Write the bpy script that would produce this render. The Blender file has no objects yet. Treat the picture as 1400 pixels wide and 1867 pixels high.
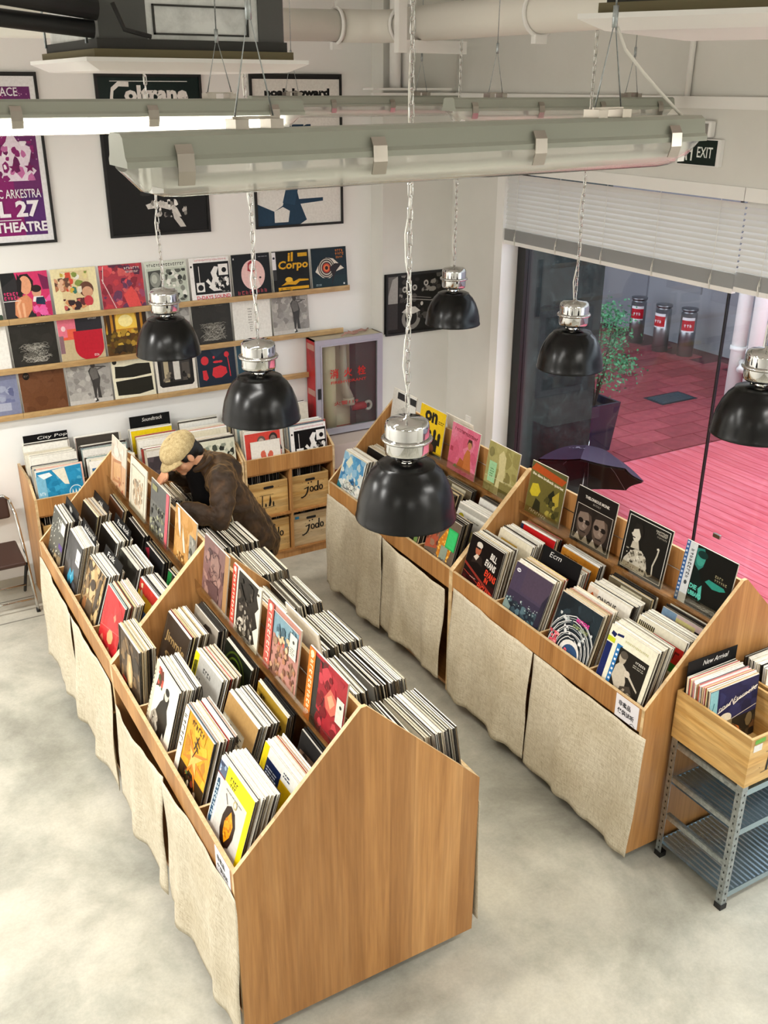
import bpy, math, random
from mathutils import Vector, Matrix
R = math.radians
rnd = random.Random(7)
SC = bpy.context.scene
COL = SC.collection

# ------------------------------------------------------------------ camera, world, light, exposure
cam_d = bpy.data.cameras.new('camera')
cam = bpy.data.objects.new('camera', cam_d); COL.objects.link(cam)
cam_d.sensor_fit = 'HORIZONTAL'; cam_d.sensor_width = 36.0
cam_d.lens = 1761.95 / 1400 * 36.0
YAW, PITCH, ROLL = 0.519164, -0.415343, 0.003977
fw = Vector((math.sin(YAW)*math.cos(PITCH), math.cos(YAW)*math.cos(PITCH), math.sin(PITCH)))
rt = Vector((math.cos(YAW), -math.sin(YAW), 0)); up = rt.cross(fw)
r2 = math.cos(ROLL)*rt + math.sin(ROLL)*up; u2 = -math.sin(ROLL)*rt + math.cos(ROLL)*up
M = Matrix((r2, u2, -fw)).transposed().to_4x4(); M.translation = Vector((-0.77849, -0.08282, 3.61444))
cam.matrix_world = M
cam_d.clip_start = 0.05; cam_d.clip_end = 200
SC.camera = cam

wd = bpy.data.worlds.new('world'); SC.world = wd; wd.use_nodes = True
bg = wd.node_tree.nodes['Background']
bg.inputs[0].default_value = (0.90, 0.94, 1.0, 1); bg.inputs[1].default_value = 4.5

SC.view_settings.view_transform = 'Standard'
SC.view_settings.look = 'None'
SC.view_settings.gamma = 1.0
SC.view_settings.use_curve_mapping = False
SC.view_settings.exposure = 0.1
BATTEN_W = 50.0      # watts of one lit batten
PENDANT_W = 5.0

# ------------------------------------------------------------------ colours and materials
def lin(c):
    if isinstance(c, str):
        c = tuple(int(c[i:i+2], 16)/255 for i in (0, 2, 4))
    return tuple((x/12.92 if x <= .04045 else ((x+.055)/1.055)**2.4) for x in c[:3])
def rgba(c): return (*lin(c), 1.0)

def mat(name, col, rough=.5, metal=0.0, **kw):
    m = bpy.data.materials.new(name); m.use_nodes = True
    b = m.node_tree.nodes['Principled BSDF']
    b.inputs['Base Color'].default_value = rgba(col)
    b.inputs['Roughness'].default_value = rough
    b.inputs['Metallic'].default_value = metal
    for k, v in kw.items():
        b.inputs[k].default_value = v
    return m
class NT:
    def __init__(s, m): s.t = m.node_tree; s.b = s.t.nodes['Principled BSDF']
    def n(s, typ, **kw):
        x = s.t.nodes.new(typ)
        for k, v in kw.items():
            if k.startswith('i_'):
                x.inputs[k[2:].replace('_', ' ')].default_value = v
            else: setattr(x, k, v)
        return x
    def l(s, a, b): s.t.links.new(a, b)
    def coord(s, scale, typ='Object'):
        tc = s.n('ShaderNodeTexCoord'); mp = s.n('ShaderNodeMapping'); mp.inputs['Scale'].default_value = scale
        s.l(tc.outputs[typ], mp.inputs['Vector']); return mp.outputs['Vector']
    def noise(s, vec, scale=5, detail=4, rough=.55, dist=0):
        x = s.n('ShaderNodeTexNoise'); x.inputs['Scale'].default_value = scale; x.inputs['Detail'].default_value = detail
        x.inputs['Roughness'].default_value = rough; x.inputs['Distortion'].default_value = dist
        s.l(vec, x.inputs['Vector']); return x.outputs['Fac']
    def ramp(s, fac, stops):
        x = s.n('ShaderNodeValToRGB'); e = x.color_ramp.elements
        while len(e) < len(stops): e.new(.5)
        for i, (p, c) in enumerate(stops): e[i].position = p; e[i].color = rgba(c)
        s.l(fac, x.inputs['Fac']); return x.outputs['Color']
    def mix(s, fac, a, b, mode='MIX'):
        x = s.n('ShaderNodeMixRGB', blend_type=mode)
        for sock, v in zip(x.inputs, (fac, a, b)):
            if hasattr(v, 'is_output'): s.l(v, sock)
            elif isinstance(v, (int, float)): sock.default_value = v
            else: sock.default_value = rgba(v)
        return x.outputs['Color']
    def bump(s, h, strength=.3, dist=.002):
        x = s.n('ShaderNodeBump'); x.inputs['Strength'].default_value = strength; x.inputs['Distance'].default_value = dist
        s.l(h, x.inputs['Height']); s.l(x.outputs['Normal'], s.b.inputs['Normal'])
    def col(s, c): s.l(c, s.b.inputs['Base Color'])
    def rough(s, f, a, b):
        x = s.n('ShaderNodeMapRange'); x.inputs['To Min'].default_value = a; x.inputs['To Max'].default_value = b
        s.l(f, x.inputs['Value']); s.l(x.outputs['Result'], s.b.inputs['Roughness'])

def wood(name, c0, c1, c2, scale, rough=.45):
    m = mat(name, c1, rough); t = NT(m)
    v = t.coord(scale)
    big = t.noise(v, 1.0, 5, .6, 1.2)
    v2 = t.coord((scale[0]*9, scale[1]*9, scale[2]*5))
    fine = t.noise(v2, 1.0, 3, .6)
    c = t.ramp(big, [(.28, c0), (.5, c1), (.72, c2)])
    tc = t.n('ShaderNodeTexCoord'); sx = t.n('ShaderNodeSeparateXYZ'); t.l(tc.outputs['Object'], sx.inputs[0])
    s1 = t.n('ShaderNodeMath', operation='ADD'); ax = [0, 1] if scale[2] < min(scale[:2]) else [2, 2]
    t.l(sx.outputs[ax[0]], s1.inputs[0]); t.l(sx.outputs[ax[1]], s1.inputs[1])
    s2 = t.n('ShaderNodeMath', operation='MULTIPLY'); s2.inputs[1].default_value = 8.5 if ax[0] == 0 else 9.0; t.l(s1.outputs[0], s2.inputs[0])
    s3 = t.n('ShaderNodeMath', operation='FLOOR'); t.l(s2.outputs[0], s3.inputs[0])
    wn = t.n('ShaderNodeTexWhiteNoise', noise_dimensions='1D'); t.l(s3.outputs[0], wn.inputs['W'])
    c = t.mix(.6, c, t.ramp(wn.outputs['Value'], [(0, 'c2b5a8'), (1, 'ffffff')]), 'MULTIPLY')
    f = t.ramp(fine, [(.35, 'b0a090'), (.62, 'ffffff')])
    t.col(t.mix(.35, c, f, 'MULTIPLY'))
    t.bump(fine, .08, .001)
    return m
M_WOOD = wood('oak_laminate', 'a97640', 'c28d52', 'd09e64', (7, 7, .5))
M_WOODH = wood('oak_laminate_level', 'a97640', 'c28d52', 'd09e64', (9, .8, 9))
M_EDGE = wood('birch_edge', 'd9b886', 'e6cb9c', 'eed7ae', (6, 6, 6))
M_SHELF = wood('pine_rail', 'c39c63', 'd3b07a', 'dec08c', (1.2, 9, 9))
M_PINE = wood('pine_plank', 'c8964c', 'e6c07c', 'f3dca6', (.7, .7, 11))
M_PINEX = wood('pine_plank_grey', 'cfae7c', 'e6cfa2', 'f0e0bf', (.7, .7, 11))

M_WALL = mat('white_paint', 'e9e7e1', .85)
t = NT(M_WALL); v = t.coord((1, 1, 1)); n = t.noise(v, 1.3, 4, .6)
t.col(t.ramp(n, [(.3, 'eeedea'), (.7, 'f4f3f0')])); t.bump(t.noise(t.coord((60, 60, 60)), 1, 3), .05, .001)
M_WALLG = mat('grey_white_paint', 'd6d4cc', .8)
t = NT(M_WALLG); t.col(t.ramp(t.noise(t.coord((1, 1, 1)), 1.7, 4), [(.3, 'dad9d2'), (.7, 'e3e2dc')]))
M_TRIM = mat('white_trim', 'f1f0ec', .5)
M_FLOOR = mat('polished_concrete', 'c9c6bb', .35)
t = NT(M_FLOOR); v = t.coord((1, 1, 1))
a = t.noise(v, 1.1, 8, .66, .25); b_ = t.noise(v, 4.0, 8, .7, .3); c_ = t.noise(v, 60, 2, .6)
base = t.ramp(a, [(.32, '949388'), (.44, 'abaa9e'), (.55, 'c0bdb0'), (.70, 'd0ccbc')])
sp = t.ramp(b_, [(.33, 'd2d1cc'), (.58, 'ffffff')])
fl = t.mix(.45, base, sp, 'MULTIPLY')
t.col(t.mix(.06, fl, t.ramp(c_, [(.45, '8a877c'), (.55, 'ffffff')]), 'MULTIPLY'))
t.rough(b_, .28, .55)
M_LINEN = mat('linen', 'd8ccb0', .95)
t = NT(M_LINEN); v = t.coord((1, 1, 1))
w1 = t.noise(t.coord((22, 22, 260)), 1, 2, .7); w2 = t.noise(t.coord((260, 260, 22)), 1, 2, .7)
fac = t.mix(.5, w1, w2); lc = t.ramp(fac, [(.34, 'b0a38a'), (.52, 'd6cdb8'), (.72, 'ebe5d6')])
t.col(t.mix(.5, lc, t.ramp(t.noise(v, 3, 4), [(.3, 'd9d0bc'), (.7, 'ffffff')]), 'MULTIPLY')); t.bump(fac, .35, .001)
M_BLACK = mat('black_enamel', '060606', .25, 0, **{'Specular IOR Level': .32})
M_BLACKM = mat('black_matt', '111111', .6)
M_CARD = mat('black_card', '08080a', .55, 0, **{'Specular IOR Level': .2})
M_CHROME = mat('chrome', 'cfcfcd', .05, 1.0)
M_STEEL = mat('galvanised_steel', 'aab0b2', .35, .9)
t = NT(M_STEEL); t.col(t.ramp(t.noise(t.coord((1, 1, 1)), 45, 3, .7, .5), [(.3, '8f979a'), (.6, 'b5bcbf'), (.8, 'c9cfd1')]))
M_SHEET = mat('bare_sheet_metal', 'd0d3d2', .45, .35)
t = NT(M_SHEET); t.col(t.ramp(t.noise(t.coord((1, 1, 1)), 7, 5, .7, .5), [(.3, 'b8bbba'), (.6, 'dadddc')]))
M_BRUSH = mat('brushed_steel', 'a8a29a', .3, 1.0)
M_ZINC = mat('zinc_deck', 'a6bac4', .25, .9)
M_GREYP = mat('grey_green_plastic', '9da195', .4)
M_WPLAS = mat('white_plastic', 'ecebe8', .35)
M_BEIGE = mat('painted_duct', 'e8e5db', .55)
M_WCORD = mat('white_cable', 'e7e5dd', .5)
M_FOAM = mat('dark_foam', '3a3a38', .9)
M_FOAMY = mat('yellowed_foam', '6e664c', .9)
M_REDP = mat('red_paint', 'a5161a', .45)
t = NT(M_REDP); t.col(t.ramp(t.noise(t.coord((1, 1, 1)), 9, 4, .7), [(.3, '861014'), (.55, 'b21c20'), (.8, 'b8322f')]))
M_ALU = mat('grey_aluminium', 'a9a7b0', .4, .3)
M_TAPE = mat('faded_red_tape', 'b78a7d', .7)
M_BROWN = mat('brown_vinyl', '3b231b', .4)
M_CLOUD = mat('white_dial', 'f4f2ea', .5)
def mixmat(name, tint, alpha, rough=.05, milk=0):
    m = bpy.data.materials.new(name); m.use_nodes = True; nt = m.node_tree
    nt.nodes.remove(nt.nodes['Principled BSDF'])
    tr = nt.nodes.new('ShaderNodeBsdfTransparent'); tr.inputs[0].default_value = rgba(tint)
    gl = nt.nodes.new('ShaderNodeBsdfGlossy'); gl.inputs['Roughness'].default_value = rough
    lw = nt.nodes.new('ShaderNodeLayerWeight'); fr = nt.nodes.new('ShaderNodeMath'); fr.operation = 'POWER'; fr.inputs[1].default_value = 4.0
    nt.links.new(lw.outputs['Facing'], fr.inputs[0])
    ad = nt.nodes.new('ShaderNodeMath'); ad.operation = 'ADD'; ad.inputs[1].default_value = alpha; ad.use_clamp = True
    mx = nt.nodes.new('ShaderNodeMixShader'); out = nt.nodes['Material Output']
    nt.links.new(fr.outputs[0], ad.inputs[0]); nt.links.new(ad.outputs[0], mx.inputs[0])
    src = tr.outputs[0]
    if milk:
        df = nt.nodes.new('ShaderNodeBsdfDiffuse'); df.inputs[0].default_value = rgba('f7f7f2'); tl = nt.nodes.new('ShaderNodeBsdfTranslucent'); tl.inputs[0].default_value = rgba('f7f7f2')
        m1 = nt.nodes.new('ShaderNodeMixShader'); m1.inputs[0].default_value = .5; m2 = nt.nodes.new('ShaderNodeMixShader'); m2.inputs[0].default_value = milk
        nt.links.new(df.outputs[0], m1.inputs[1]); nt.links.new(tl.outputs[0], m1.inputs[2]); nt.links.new(tr.outputs[0], m2.inputs[1]); nt.links.new(m1.outputs[0], m2.inputs[2]); src = m2.outputs[0]
    nt.links.new(src, mx.inputs[1]); nt.links.new(gl.outputs[0], mx.inputs[2]); nt.links.new(mx.outputs[0], out.inputs[0])
    return m
M_GLASS = mixmat('window_glass', 'e9eef0', .03, .02)
M_GLASSD = mixmat('cabinet_glass', 'f0f2ee', .03, .05)
M_ACRYL = mixmat('clear_acrylic', 'f4f2ec', .08, .08)
M_DIFF = mixmat('clear_ribbed_diffuser', 'f6f7f3', .08, .10, .30)
def emis(name, col, s):
    m = bpy.data.materials.new(name); m.use_nodes = True; nt = m.node_tree
    nt.nodes.remove(nt.nodes['Principled BSDF']); e = nt.nodes.new('ShaderNodeEmission')
    e.inputs[0].default_value = rgba(col); e.inputs[1].default_value = s
    nt.links.new(e.outputs[0], nt.nodes['Material Output'].inputs[0]); return m
M_TUBE = emis('lit_tube', 'fff8ec', 22.0)
M_BULB = emis('lit_bulb', 'fff2d8', 8.0)
M_TUBEOFF = mat('unlit_tube', 'f2f2ee', .3)
# print: one material, colours come from a per-face attribute (flat print on sleeves, posters, signs)
M_PRINT = mat('print', 'ffffff', .35, 0, **{'Specular IOR Level': .22})
t = NT(M_PRINT); at_ = t.n('ShaderNodeAttribute', attribute_name='Col')
g = t.noise(t.coord((1, 1, 1)), 55, 3, .7)
t.col(t.mix(.22, at_.outputs['Color'], t.ramp(g, [(.3, 'a9a6a0'), (.6, 'ffffff')]), 'MULTIPLY'))
t.bump(t.noise(t.coord((1, 1, 1)), 18, 2, .5, 1.5), .12, .003)

# ------------------------------------------------------------------ mesh helpers
class MB:
    """collects verts/faces (optional per-face colour and material slot) and links them as one mesh object"""
    def __init__(s): s.v = []; s.f = []; s.c = []; s.m = []; s.sm = []
    def add(s, vs, fs, col=None, mi=0, smooth=False):
        o = len(s.v); s.v += [tuple(p) for p in vs]
        for f in fs:
            s.f.append(tuple(i+o for i in f)); s.c.append(col); s.m.append(mi); s.sm.append(smooth)
        return s
    def box(s, x0, x1, y0, y1, z0, z1, col=None, mi=0, topmi=None):
        vs = [(x0,y0,z0),(x1,y0,z0),(x1,y1,z0),(x0,y1,z0),(x0,y0,z1),(x1,y0,z1),(x1,y1,z1),(x0,y1,z1)]
        fs = [(3,2,1,0),(0,1,5,4),(1,2,6,5),(2,3,7,6),(3,0,4,7)]
        s.add(vs, fs+[(4,5,6,7)], col, mi)
        if topmi is not None: s.m[-1] = topmi
        return s
    def bar(s, a, b, w, h=None, up=(0,0,1), col=None, mi=0):
        a = Vector(a); b = Vector(b); d = (b-a).normalized(); h = h or w
        u = Vector(up); u = (u - d*u.dot(d))
        if u.length < 1e-4: u = Vector((1,0,0)) - d*d.x
        u.normalize(); r = d.cross(u)
        vs = []
        for p in (a, b):
            for i, j in ((-1,-1),(1,-1),(1,1),(-1,1)): vs.append(p + r*i*w/2 + u*j*h/2)
        return s.add(vs, [(3,2,1,0),(4,5,6,7),(0,1,5,4),(1,2,6,5),(2,3,7,6),(3,0,4,7)], col, mi)
    def tube(s, pts, rad, n=8, col=None, mi=0, closed=False, smooth=True):
        pts = [Vector(p) for p in pts]; k = len(pts); vs = []; prev = None
        rads = rad if isinstance(rad, (list, tuple)) else [rad]*k
        for i, p in enumerate(pts):
            d = (pts[(i+1) % k] - pts[i-1]) if closed else (pts[min(i+1, k-1)] - pts[max(i-1, 0)])
            d.normalize()
            if prev is None:
                u = Vector((0,0,1)) if abs(d.z) < .9 else Vector((1,0,0))
            else: u = prev
            u = (u - d*u.dot(d)).normalized(); prev = u; r = d.cross(u)
            for j in range(n):
                a = 2*math.pi*j/n; vs.append(p + (u*math.cos(a) + r*math.sin(a))*rads[i])
        fs = []
        for i in range(k if closed else k-1):
            for j in range(n):
                a, b = i*n+j, i*n+(j+1) % n; c, d_ = ((i+1) % k)*n+(j+1) % n, ((i+1) % k)*n+j
                fs.append((a, b, c, d_))
        if not closed: fs += [tuple(range(n-1, -1, -1)), tuple((k-1)*n+j for j in range(n))]
        return s.add(vs, fs, col, mi, smooth)
    def lathe(s, prof, n=32, c=(0,0,0), col=None, mi=0, smooth=True, cap=False):
        vs = []; k = len(prof)
        for r, z in prof:
            for j in range(n):
                a = 2*math.pi*j/n; vs.append((c[0]+r*math.cos(a), c[1]+r*math.sin(a), c[2]+z))
        fs = [(i*n+j, i*n+(j+1) % n, (i+1)*n+(j+1) % n, (i+1)*n+j) for i in range(k-1) for j in range(n)]
        if cap: fs += [tuple(range(n-1, -1, -1)), tuple((k-1)*n+j for j in range(n))]
        return s.add(vs, fs, col, mi, smooth)
    def prism(s, poly, axis, a, b, col=None, mi=0, sidemi=None):
        """poly: 2D points; axis 'x','y','z' = extrusion axis from a to b"""
        def P(p, t): return {'x': (t, p[0], p[1]), 'y': (p[0], t, p[1]), 'z': (p[0], p[1], t)}[axis]
        n = len(poly); vs = [P(p, a) for p in poly] + [P(p, b) for p in poly]
        s.add(vs, [tuple(range(n-1, -1, -1)), tuple(range(n, 2*n))], col, mi)
        o = len(s.v)-2*n
        for i in range(n):
            s.f.append((o+i, o+(i+1) % n, o+n+(i+1) % n, o+n+i)); s.c.append(col); s.m.append(mi if sidemi is None else sidemi); s.sm.append(False)
        return s
    def grid(s, fn, nu, nv, col=None, mi=0, smooth=True):
        vs = [fn(i/nu, j/nv) for j in range(nv+1) for i in range(nu+1)]
        fs = [(j*(nu+1)+i, j*(nu+1)+i+1, (j+1)*(nu+1)+i+1, (j+1)*(nu+1)+i) for j in range(nv) for i in range(nu)]
        return s.add(vs, fs, col, mi, smooth)
    def xform(s, M_, i0=0):
        for i in range(i0, len(s.v)): s.v[i] = tuple(M_ @ Vector(s.v[i]))
        return s
    def mesh(s, name, mats):
        me = bpy.data.meshes.new(name); me.from_pydata(s.v, [], s.f)
        for m_ in (mats if isinstance(mats, (list, tuple)) else [mats]): me.materials.append(m_)
        me.polygons.foreach_set('material_index', s.m); me.polygons.foreach_set('use_smooth', s.sm)
        if any(c is not None for c in s.c):
            a = me.attributes.new('Col', 'FLOAT_COLOR', 'FACE'); buf = []
            for c in s.c: buf += [*(lin(c) if c is not None else (1,1,1)), 1.0]
            a.data.foreach_set('color', buf)
        me.update(); return me
    def obj(s, name, mats, parent=None, loc=None, rot=None):
        return link(name, s.mesh(name, mats), parent, loc, rot)
def link(name, me, parent=None, loc=None, rot=None):
    o = bpy.data.objects.new(name, me); COL.objects.link(o)
    if parent is not None: o.parent = parent
    if loc is not None: o.location = loc
    if rot is not None: o.rotation_euler = rot
    return o
def tag(o, label, cat, group=None):
    o['label'] = label; o['category'] = cat
    if group: o['group'] = group
    return o
def thing(name, label, cat, loc=(0,0,0), rz=0.0, group=None, rot=None):
    o = link(name, None, None, loc, rot or (0, 0, rz)); o.empty_display_size = .05
    return tag(o, label, cat, group)
def struct(o): o['kind'] = 'structure'; return o
def copy_tree(o, parent=None):
    c = o.copy(); COL.objects.link(c)
    if parent is not None: c.parent = parent
    for ch in list(o.children): copy_tree(ch, c)
    return c
def bevel(o, w=.004, seg=2):
    m_ = o.modifiers.new('bevel', 'BEVEL'); m_.width = w; m_.segments = seg; m_.limit_method = 'ANGLE'; return o

# ------------------------------------------------------------------ flat print: shapes in a unit square become coloured faces
_tx = {}
def text_faces(s, bold=0.0):
    k = (s, bold)
    if k not in _tx:
        c = bpy.data.curves.new('t', 'FONT'); c.body = s; c.resolution_u = 2; c.offset = bold
        o = bpy.data.objects.new('t', c); COL.objects.link(o)
        dg = bpy.context.evaluated_depsgraph_get(); me = bpy.data.meshes.new_from_object(o.evaluated_get(dg))
        vs = [(v.co.x, v.co.y) for v in me.vertices]; fs = [tuple(p.vertices) for p in me.polygons]
        bpy.data.objects.remove(o); bpy.data.curves.remove(c); bpy.data.meshes.remove(me)
        if vs:
            x0 = min(v[0] for v in vs); x1 = max(v[0] for v in vs); y0 = min(v[1] for v in vs); y1 = max(v[1] for v in vs)
        else: x0 = y0 = 0; x1 = y1 = 1
        _tx[k] = (vs, fs, x0, y0, max(x1-x0, 1e-3), max(y1-y0, 1e-3))
    return _tx[k]
class Art:
    """flat print in the XZ plane facing -Y; unit square scaled to w x h; layers stacked by hair-thin steps"""
    E_ = .00005
    def __init__(s, w, h, seed=0): s.w = w; s.h = h; s.mb = MB(); s.k = 1; s.r = random.Random(seed)
    def put(s, pts, fs, c, clamp=True):
        y = -s.E_*s.k; s.k += 1
        if clamp: pts = [(min(1, max(0, x)), min(1, max(0, z))) for x, z in pts]
        s.mb.add([((x-.5)*s.w, y, z*s.h) for x, z in pts], fs, c); return s
    def P(s, pts, c): return s.put(pts, [tuple(range(len(pts)))], c)
    def R(s, x0, y0, x1, y1, c): return s.P([(x0,y0),(x1,y0),(x1,y1),(x0,y1)], c)
    def E(s, cx, cy, rx, ry, c, n=20): return s.P([(cx+rx*math.cos(2*math.pi*i/n), cy+ry*math.sin(2*math.pi*i/n)) for i in range(n)], c)
    def T(s, txt, x, y, w, h, c, bold=.02, rot=0, shear=0):
        vs, fs, x0, y0, tw, th = text_faces(txt, bold); ca, sa = math.cos(rot), math.sin(rot); pts = []
        for a, b in vs:
            p = (a-x0)/tw*w; q = (b-y0)/th*h; p += shear*q
            pts.append((x+p*ca-q*sa, y+p*sa+q*ca))
        return s.put(pts, fs, c)
    def X(s, x, y, w, h, c, bold=.02, rot=0, shear=0):
        """lettering too small to read: a row of short strokes"""
        n = max(3, int(w/h*1.1)); ca, sa = math.cos(rot), math.sin(rot); pts = []; fs = []
        for i in range(n):
            p0 = w*i/n
            for a, b, e, f in s.r.choice((((.1,.0,.3,1),(.45,.0,.65,.8)), ((.1,.0,.3,1),(.3,.75,.8,1)), ((.1,0,.75,.25),(.1,.7,.75,1),(.1,.25,.3,.7)), ((.35,0,.55,1),(.1,.6,.8,.8)))):
                k = len(pts)
                for u, v in ((a,b),(e,b),(e,f),(a,f)):
                    p = p0+u*w/n+shear*v*h; q = v*h; pts.append((x+p*ca-q*sa, y+p*sa+q*ca))
                fs.append((k, k+1, k+2, k+3))
        return s.put(pts, fs, c)
    def L(s, pts, wd_, c):
        vs = []; n = len(pts)
        for i in range(n):
            a = Vector(pts[max(i-1, 0)]); b = Vector(pts[min(i+1, n-1)]); d = (b-a)
            d = d.normalized() if d.length > 1e-6 else Vector((1, 0)); nn = Vector((-d.y, d.x))*wd_/2*(wd_ and 1)
            p = Vector(pts[i]); vs += [tuple(p+nn), tuple(p-nn)]
        return s.put(vs, [(2*i, 2*i+1, 2*i+3, 2*i+2) for i in range(n-1)], c)
    def B(s, x0, y0, x1, y1, n, pal, r0=.03, r1=.1, asp=1.0):
        """n irregular blobs of the palette inside a box"""
        q = s.r
        for i in range(n):
            cx, cy = q.uniform(x0, x1), q.uniform(y0, y1); rr = q.uniform(r0, r1); m = q.randint(5, 9); ph = q.random()*6
            pts = [(min(x1, max(x0, cx+rr*q.uniform(.6, 1.2)*math.cos(ph+2*math.pi*j/m))), min(y1, max(y0, cy+rr*asp*q.uniform(.6, 1.2)*math.sin(ph+2*math.pi*j/m)))) for j in range(m)]
            s.P(pts, q.choice(pal))
        return s
    def W(s, x0, y0, x1, y1, n, c, wd_=.012, amp=.05, k=7):
        """n wandering strokes"""
        q = s.r
        for i in range(n):
            y = q.uniform(y0, y1); a = q.uniform(x0, (x0+x1)/2); b = q.uniform((x0+x1)/2, x1)
            s.L([(a+(b-a)*j/k, min(y1, max(y0, y+q.uniform(-amp, amp)))) for j in range(k+1)], wd_, c)
        return s
    def G(s, x, y, w, h, c, rows=3):
        """small print: a few rows of tiny bars"""
        for i in range(rows):
            yy = y+h*(i+.2)/rows; xx = x
            while xx < x+w*s.r.uniform(.7, 1):
                l = s.r.uniform(.04, .12)*min(1, w*3); s.R(xx, yy, min(xx+l, x+w), yy+h*.45/rows, c); xx += l+.015
        return s
    def FIG(s, x, y, h, c, skin=None, face=-1):
        """simple standing figure"""
        s.P([(x-.10*h,y),(x-.07*h,y),(x-.01*h,y+.4*h),(x+.06*h,y),(x+.11*h,y),(x+.07*h,y+.5*h),(x+.10*h,y+.78*h),(x+.03*h,y+.84*h),(x-.03*h,y+.84*h),(x-.10*h,y+.76*h),(x-.06*h,y+.5*h)], c)
        s.E(x+.01*h*face, y+.92*h, .055*h, .075*h, skin or c, 12); return s
    def HEAD(s, x, y, r, skin, hair, shirt=None):
        if shirt: s.P([(x-1.9*r,y-2.4*r),(x+1.9*r,y-2.4*r),(x+1.6*r,y-1.5*r),(x+.5*r,y-.9*r),(x-.5*r,y-.9*r),(x-1.6*r,y-1.5*r)], shirt)
        s.R(x-.35*r, y-1.4*r, x+.35*r, y-.6*r, skin); s.E(x, y+.25*r, .95*r, 1.15*r, hair, 14); s.E(x-.05*r, y-.1*r, .72*r, .98*r, skin, 14)
        s.R(x-.45*r, y+.02*r, x-.15*r, y+.14*r, hair); s.R(x+.08*r, y+.02*r, x+.38*r, y+.14*r, hair); s.R(x-.25*r, y-.58*r, x+.2*r, y-.48*r, hair); return s
    def mesh(s, name='cover_print'): return s.mb.mesh(name, M_PRINT)
    def obj(s, name, parent, loc=(0,0,0), rot=None): return link(name, s.mesh(name), parent, loc, rot)
# ------------------------------------------------------------------ room shell
YB, XW, ZC = 7.16, 3.90, 4.95
struct(MB().box(-3.6, 4.2, -4.2, YB+.2, -.12, 0).obj('floor', M_FLOOR))
for i, (a, b) in enumerate((((-3.5, 6.96), (0.15, 6.96)), ((-3.5, 6.62), (0.15, 6.62)))):
    struct(MB().bar((*a, .0006), (*b, .0006), .012, .0012).obj('trim_%d' % (i+1), mat('floor_joint_%d' % i, '77746b', .8)))
struct(MB().box(-3.6, XW+.2, YB, YB+.2, 0, ZC).obj('wall_back', M_WALL))
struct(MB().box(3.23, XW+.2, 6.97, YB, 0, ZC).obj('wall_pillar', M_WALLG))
struct(MB().box(-3.6, -3.5, -4.2, YB, 0, ZC).obj('wall_left', M_WALL))
struct(MB().box(-3.5, XW, -4.2, -4.1, 0, ZC).obj('wall_front', M_WALL))
struct(MB().box(-3.6, XW+.2, -4.2, YB+.2, ZC, ZC+.1).obj('ceiling', M_WALL))
WY0, WY1, WZ1 = 0.9, 6.28, 3.09      # window opening along y, and its head
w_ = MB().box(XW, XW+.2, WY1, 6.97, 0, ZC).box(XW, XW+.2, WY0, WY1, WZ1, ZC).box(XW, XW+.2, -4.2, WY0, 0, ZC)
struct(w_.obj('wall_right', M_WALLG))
struct(MB().box(XW-.012, XW+.15, WY1-.05, WY1, 0, WZ1).box(XW-.012, XW, WY1, WY1+.05, 0, WZ1).obj('trim_3', M_TRIM))
struct(MB().box(-3.5, .15, YB-.012, YB, 0, .09).obj('baseboard_back', mat('grey_skirting', 'b9b3a4', .6)))
# window: black frame, panes
win = struct(link('window_1', None))
M_FRAME = mat('black_frame', '0a0a0a', .4)
f_ = MB().box(4.04, 4.12, 6.12, 6.22, 0, WZ1).box(4.04, 4.12, WY0, 6.22, WZ1-.05, WZ1).box(4.04, 4.12, WY0, 6.22, 0, .06)
f_.obj('window_frame', M_FRAME, win)
MB().box(4.064, 4.084, 4.094, 4.106, .06, WZ1-.05).obj('mullion', mat('silicone_joint', '15161a', .4), win)
bevel(MB().box(4.045, 4.066, 3.86, 3.92, .855, .885).obj('glass_clamp', M_BRUSH, win))
MB().box(4.07, 4.078, 4.106, 6.12, .06, WZ1-.05).obj('pane', M_GLASS, win)
MB().box(4.07, 4.078, WY0, 4.094, .06, WZ1-.05).obj('pane', M_GLASS, win)
# venetian blinds
M_SLAT = mat('blind_slat', 'dededb', .45)
def blind(y0, y1, zb, label, dark_stack):
    b = thing('venetian_blind', label, 'blind', (XW+.02, (y0+y1)/2, zb), group='venetian blinds over the shop window')
    L = y1-y0; Ztop = 3.09-zb
    MB().box(-.03, .03, -L/2, L/2, Ztop-.075, Ztop).obj('head_rail', M_TRIM, b)
    MB().box(-.016, .016, -L/2, L/2, 0, .028).obj('bottom_rail', M_TRIM, b)
    sl = MB().grid(lambda u, v: ((v-.5)*.038+.0, (u-.5)*L, .003*math.cos((v-.5)*3)), 1, 3).mesh('slat', M_SLAT)
    z = .032
    for i in range(16):
        link('slat', sl, b, (0, 0, z), (0, R(-8), 0)); z += .0058
    z += .006
    while z < Ztop-.085:
        link('slat', sl, b, (0, 0, z), (0, R(-62), 0)); z += .0335
    for k in range(5):
        yy = -L/2+L*(k+.35)/4.7
        MB().tube([(-.017, yy, 0), (-.017, yy, Ztop-.05)], .0016, 5).obj('ladder_cord', M_WCORD, b)
        MB().tube([(-.02, yy, .0), (-.024, yy+.006, .05), (-.02, yy, .1), (-.025, yy-.006, .06)], .004, 5).obj('cord_loop', M_WCORD, b)
    return b
blind(3.938, 6.26, 2.485, 'wide grey venetian blind drawn halfway down the shop window', False)
blind(1.4, 3.932, 2.50, 'second venetian blind cut by the right edge, beside the long grey blind', True)
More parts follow.
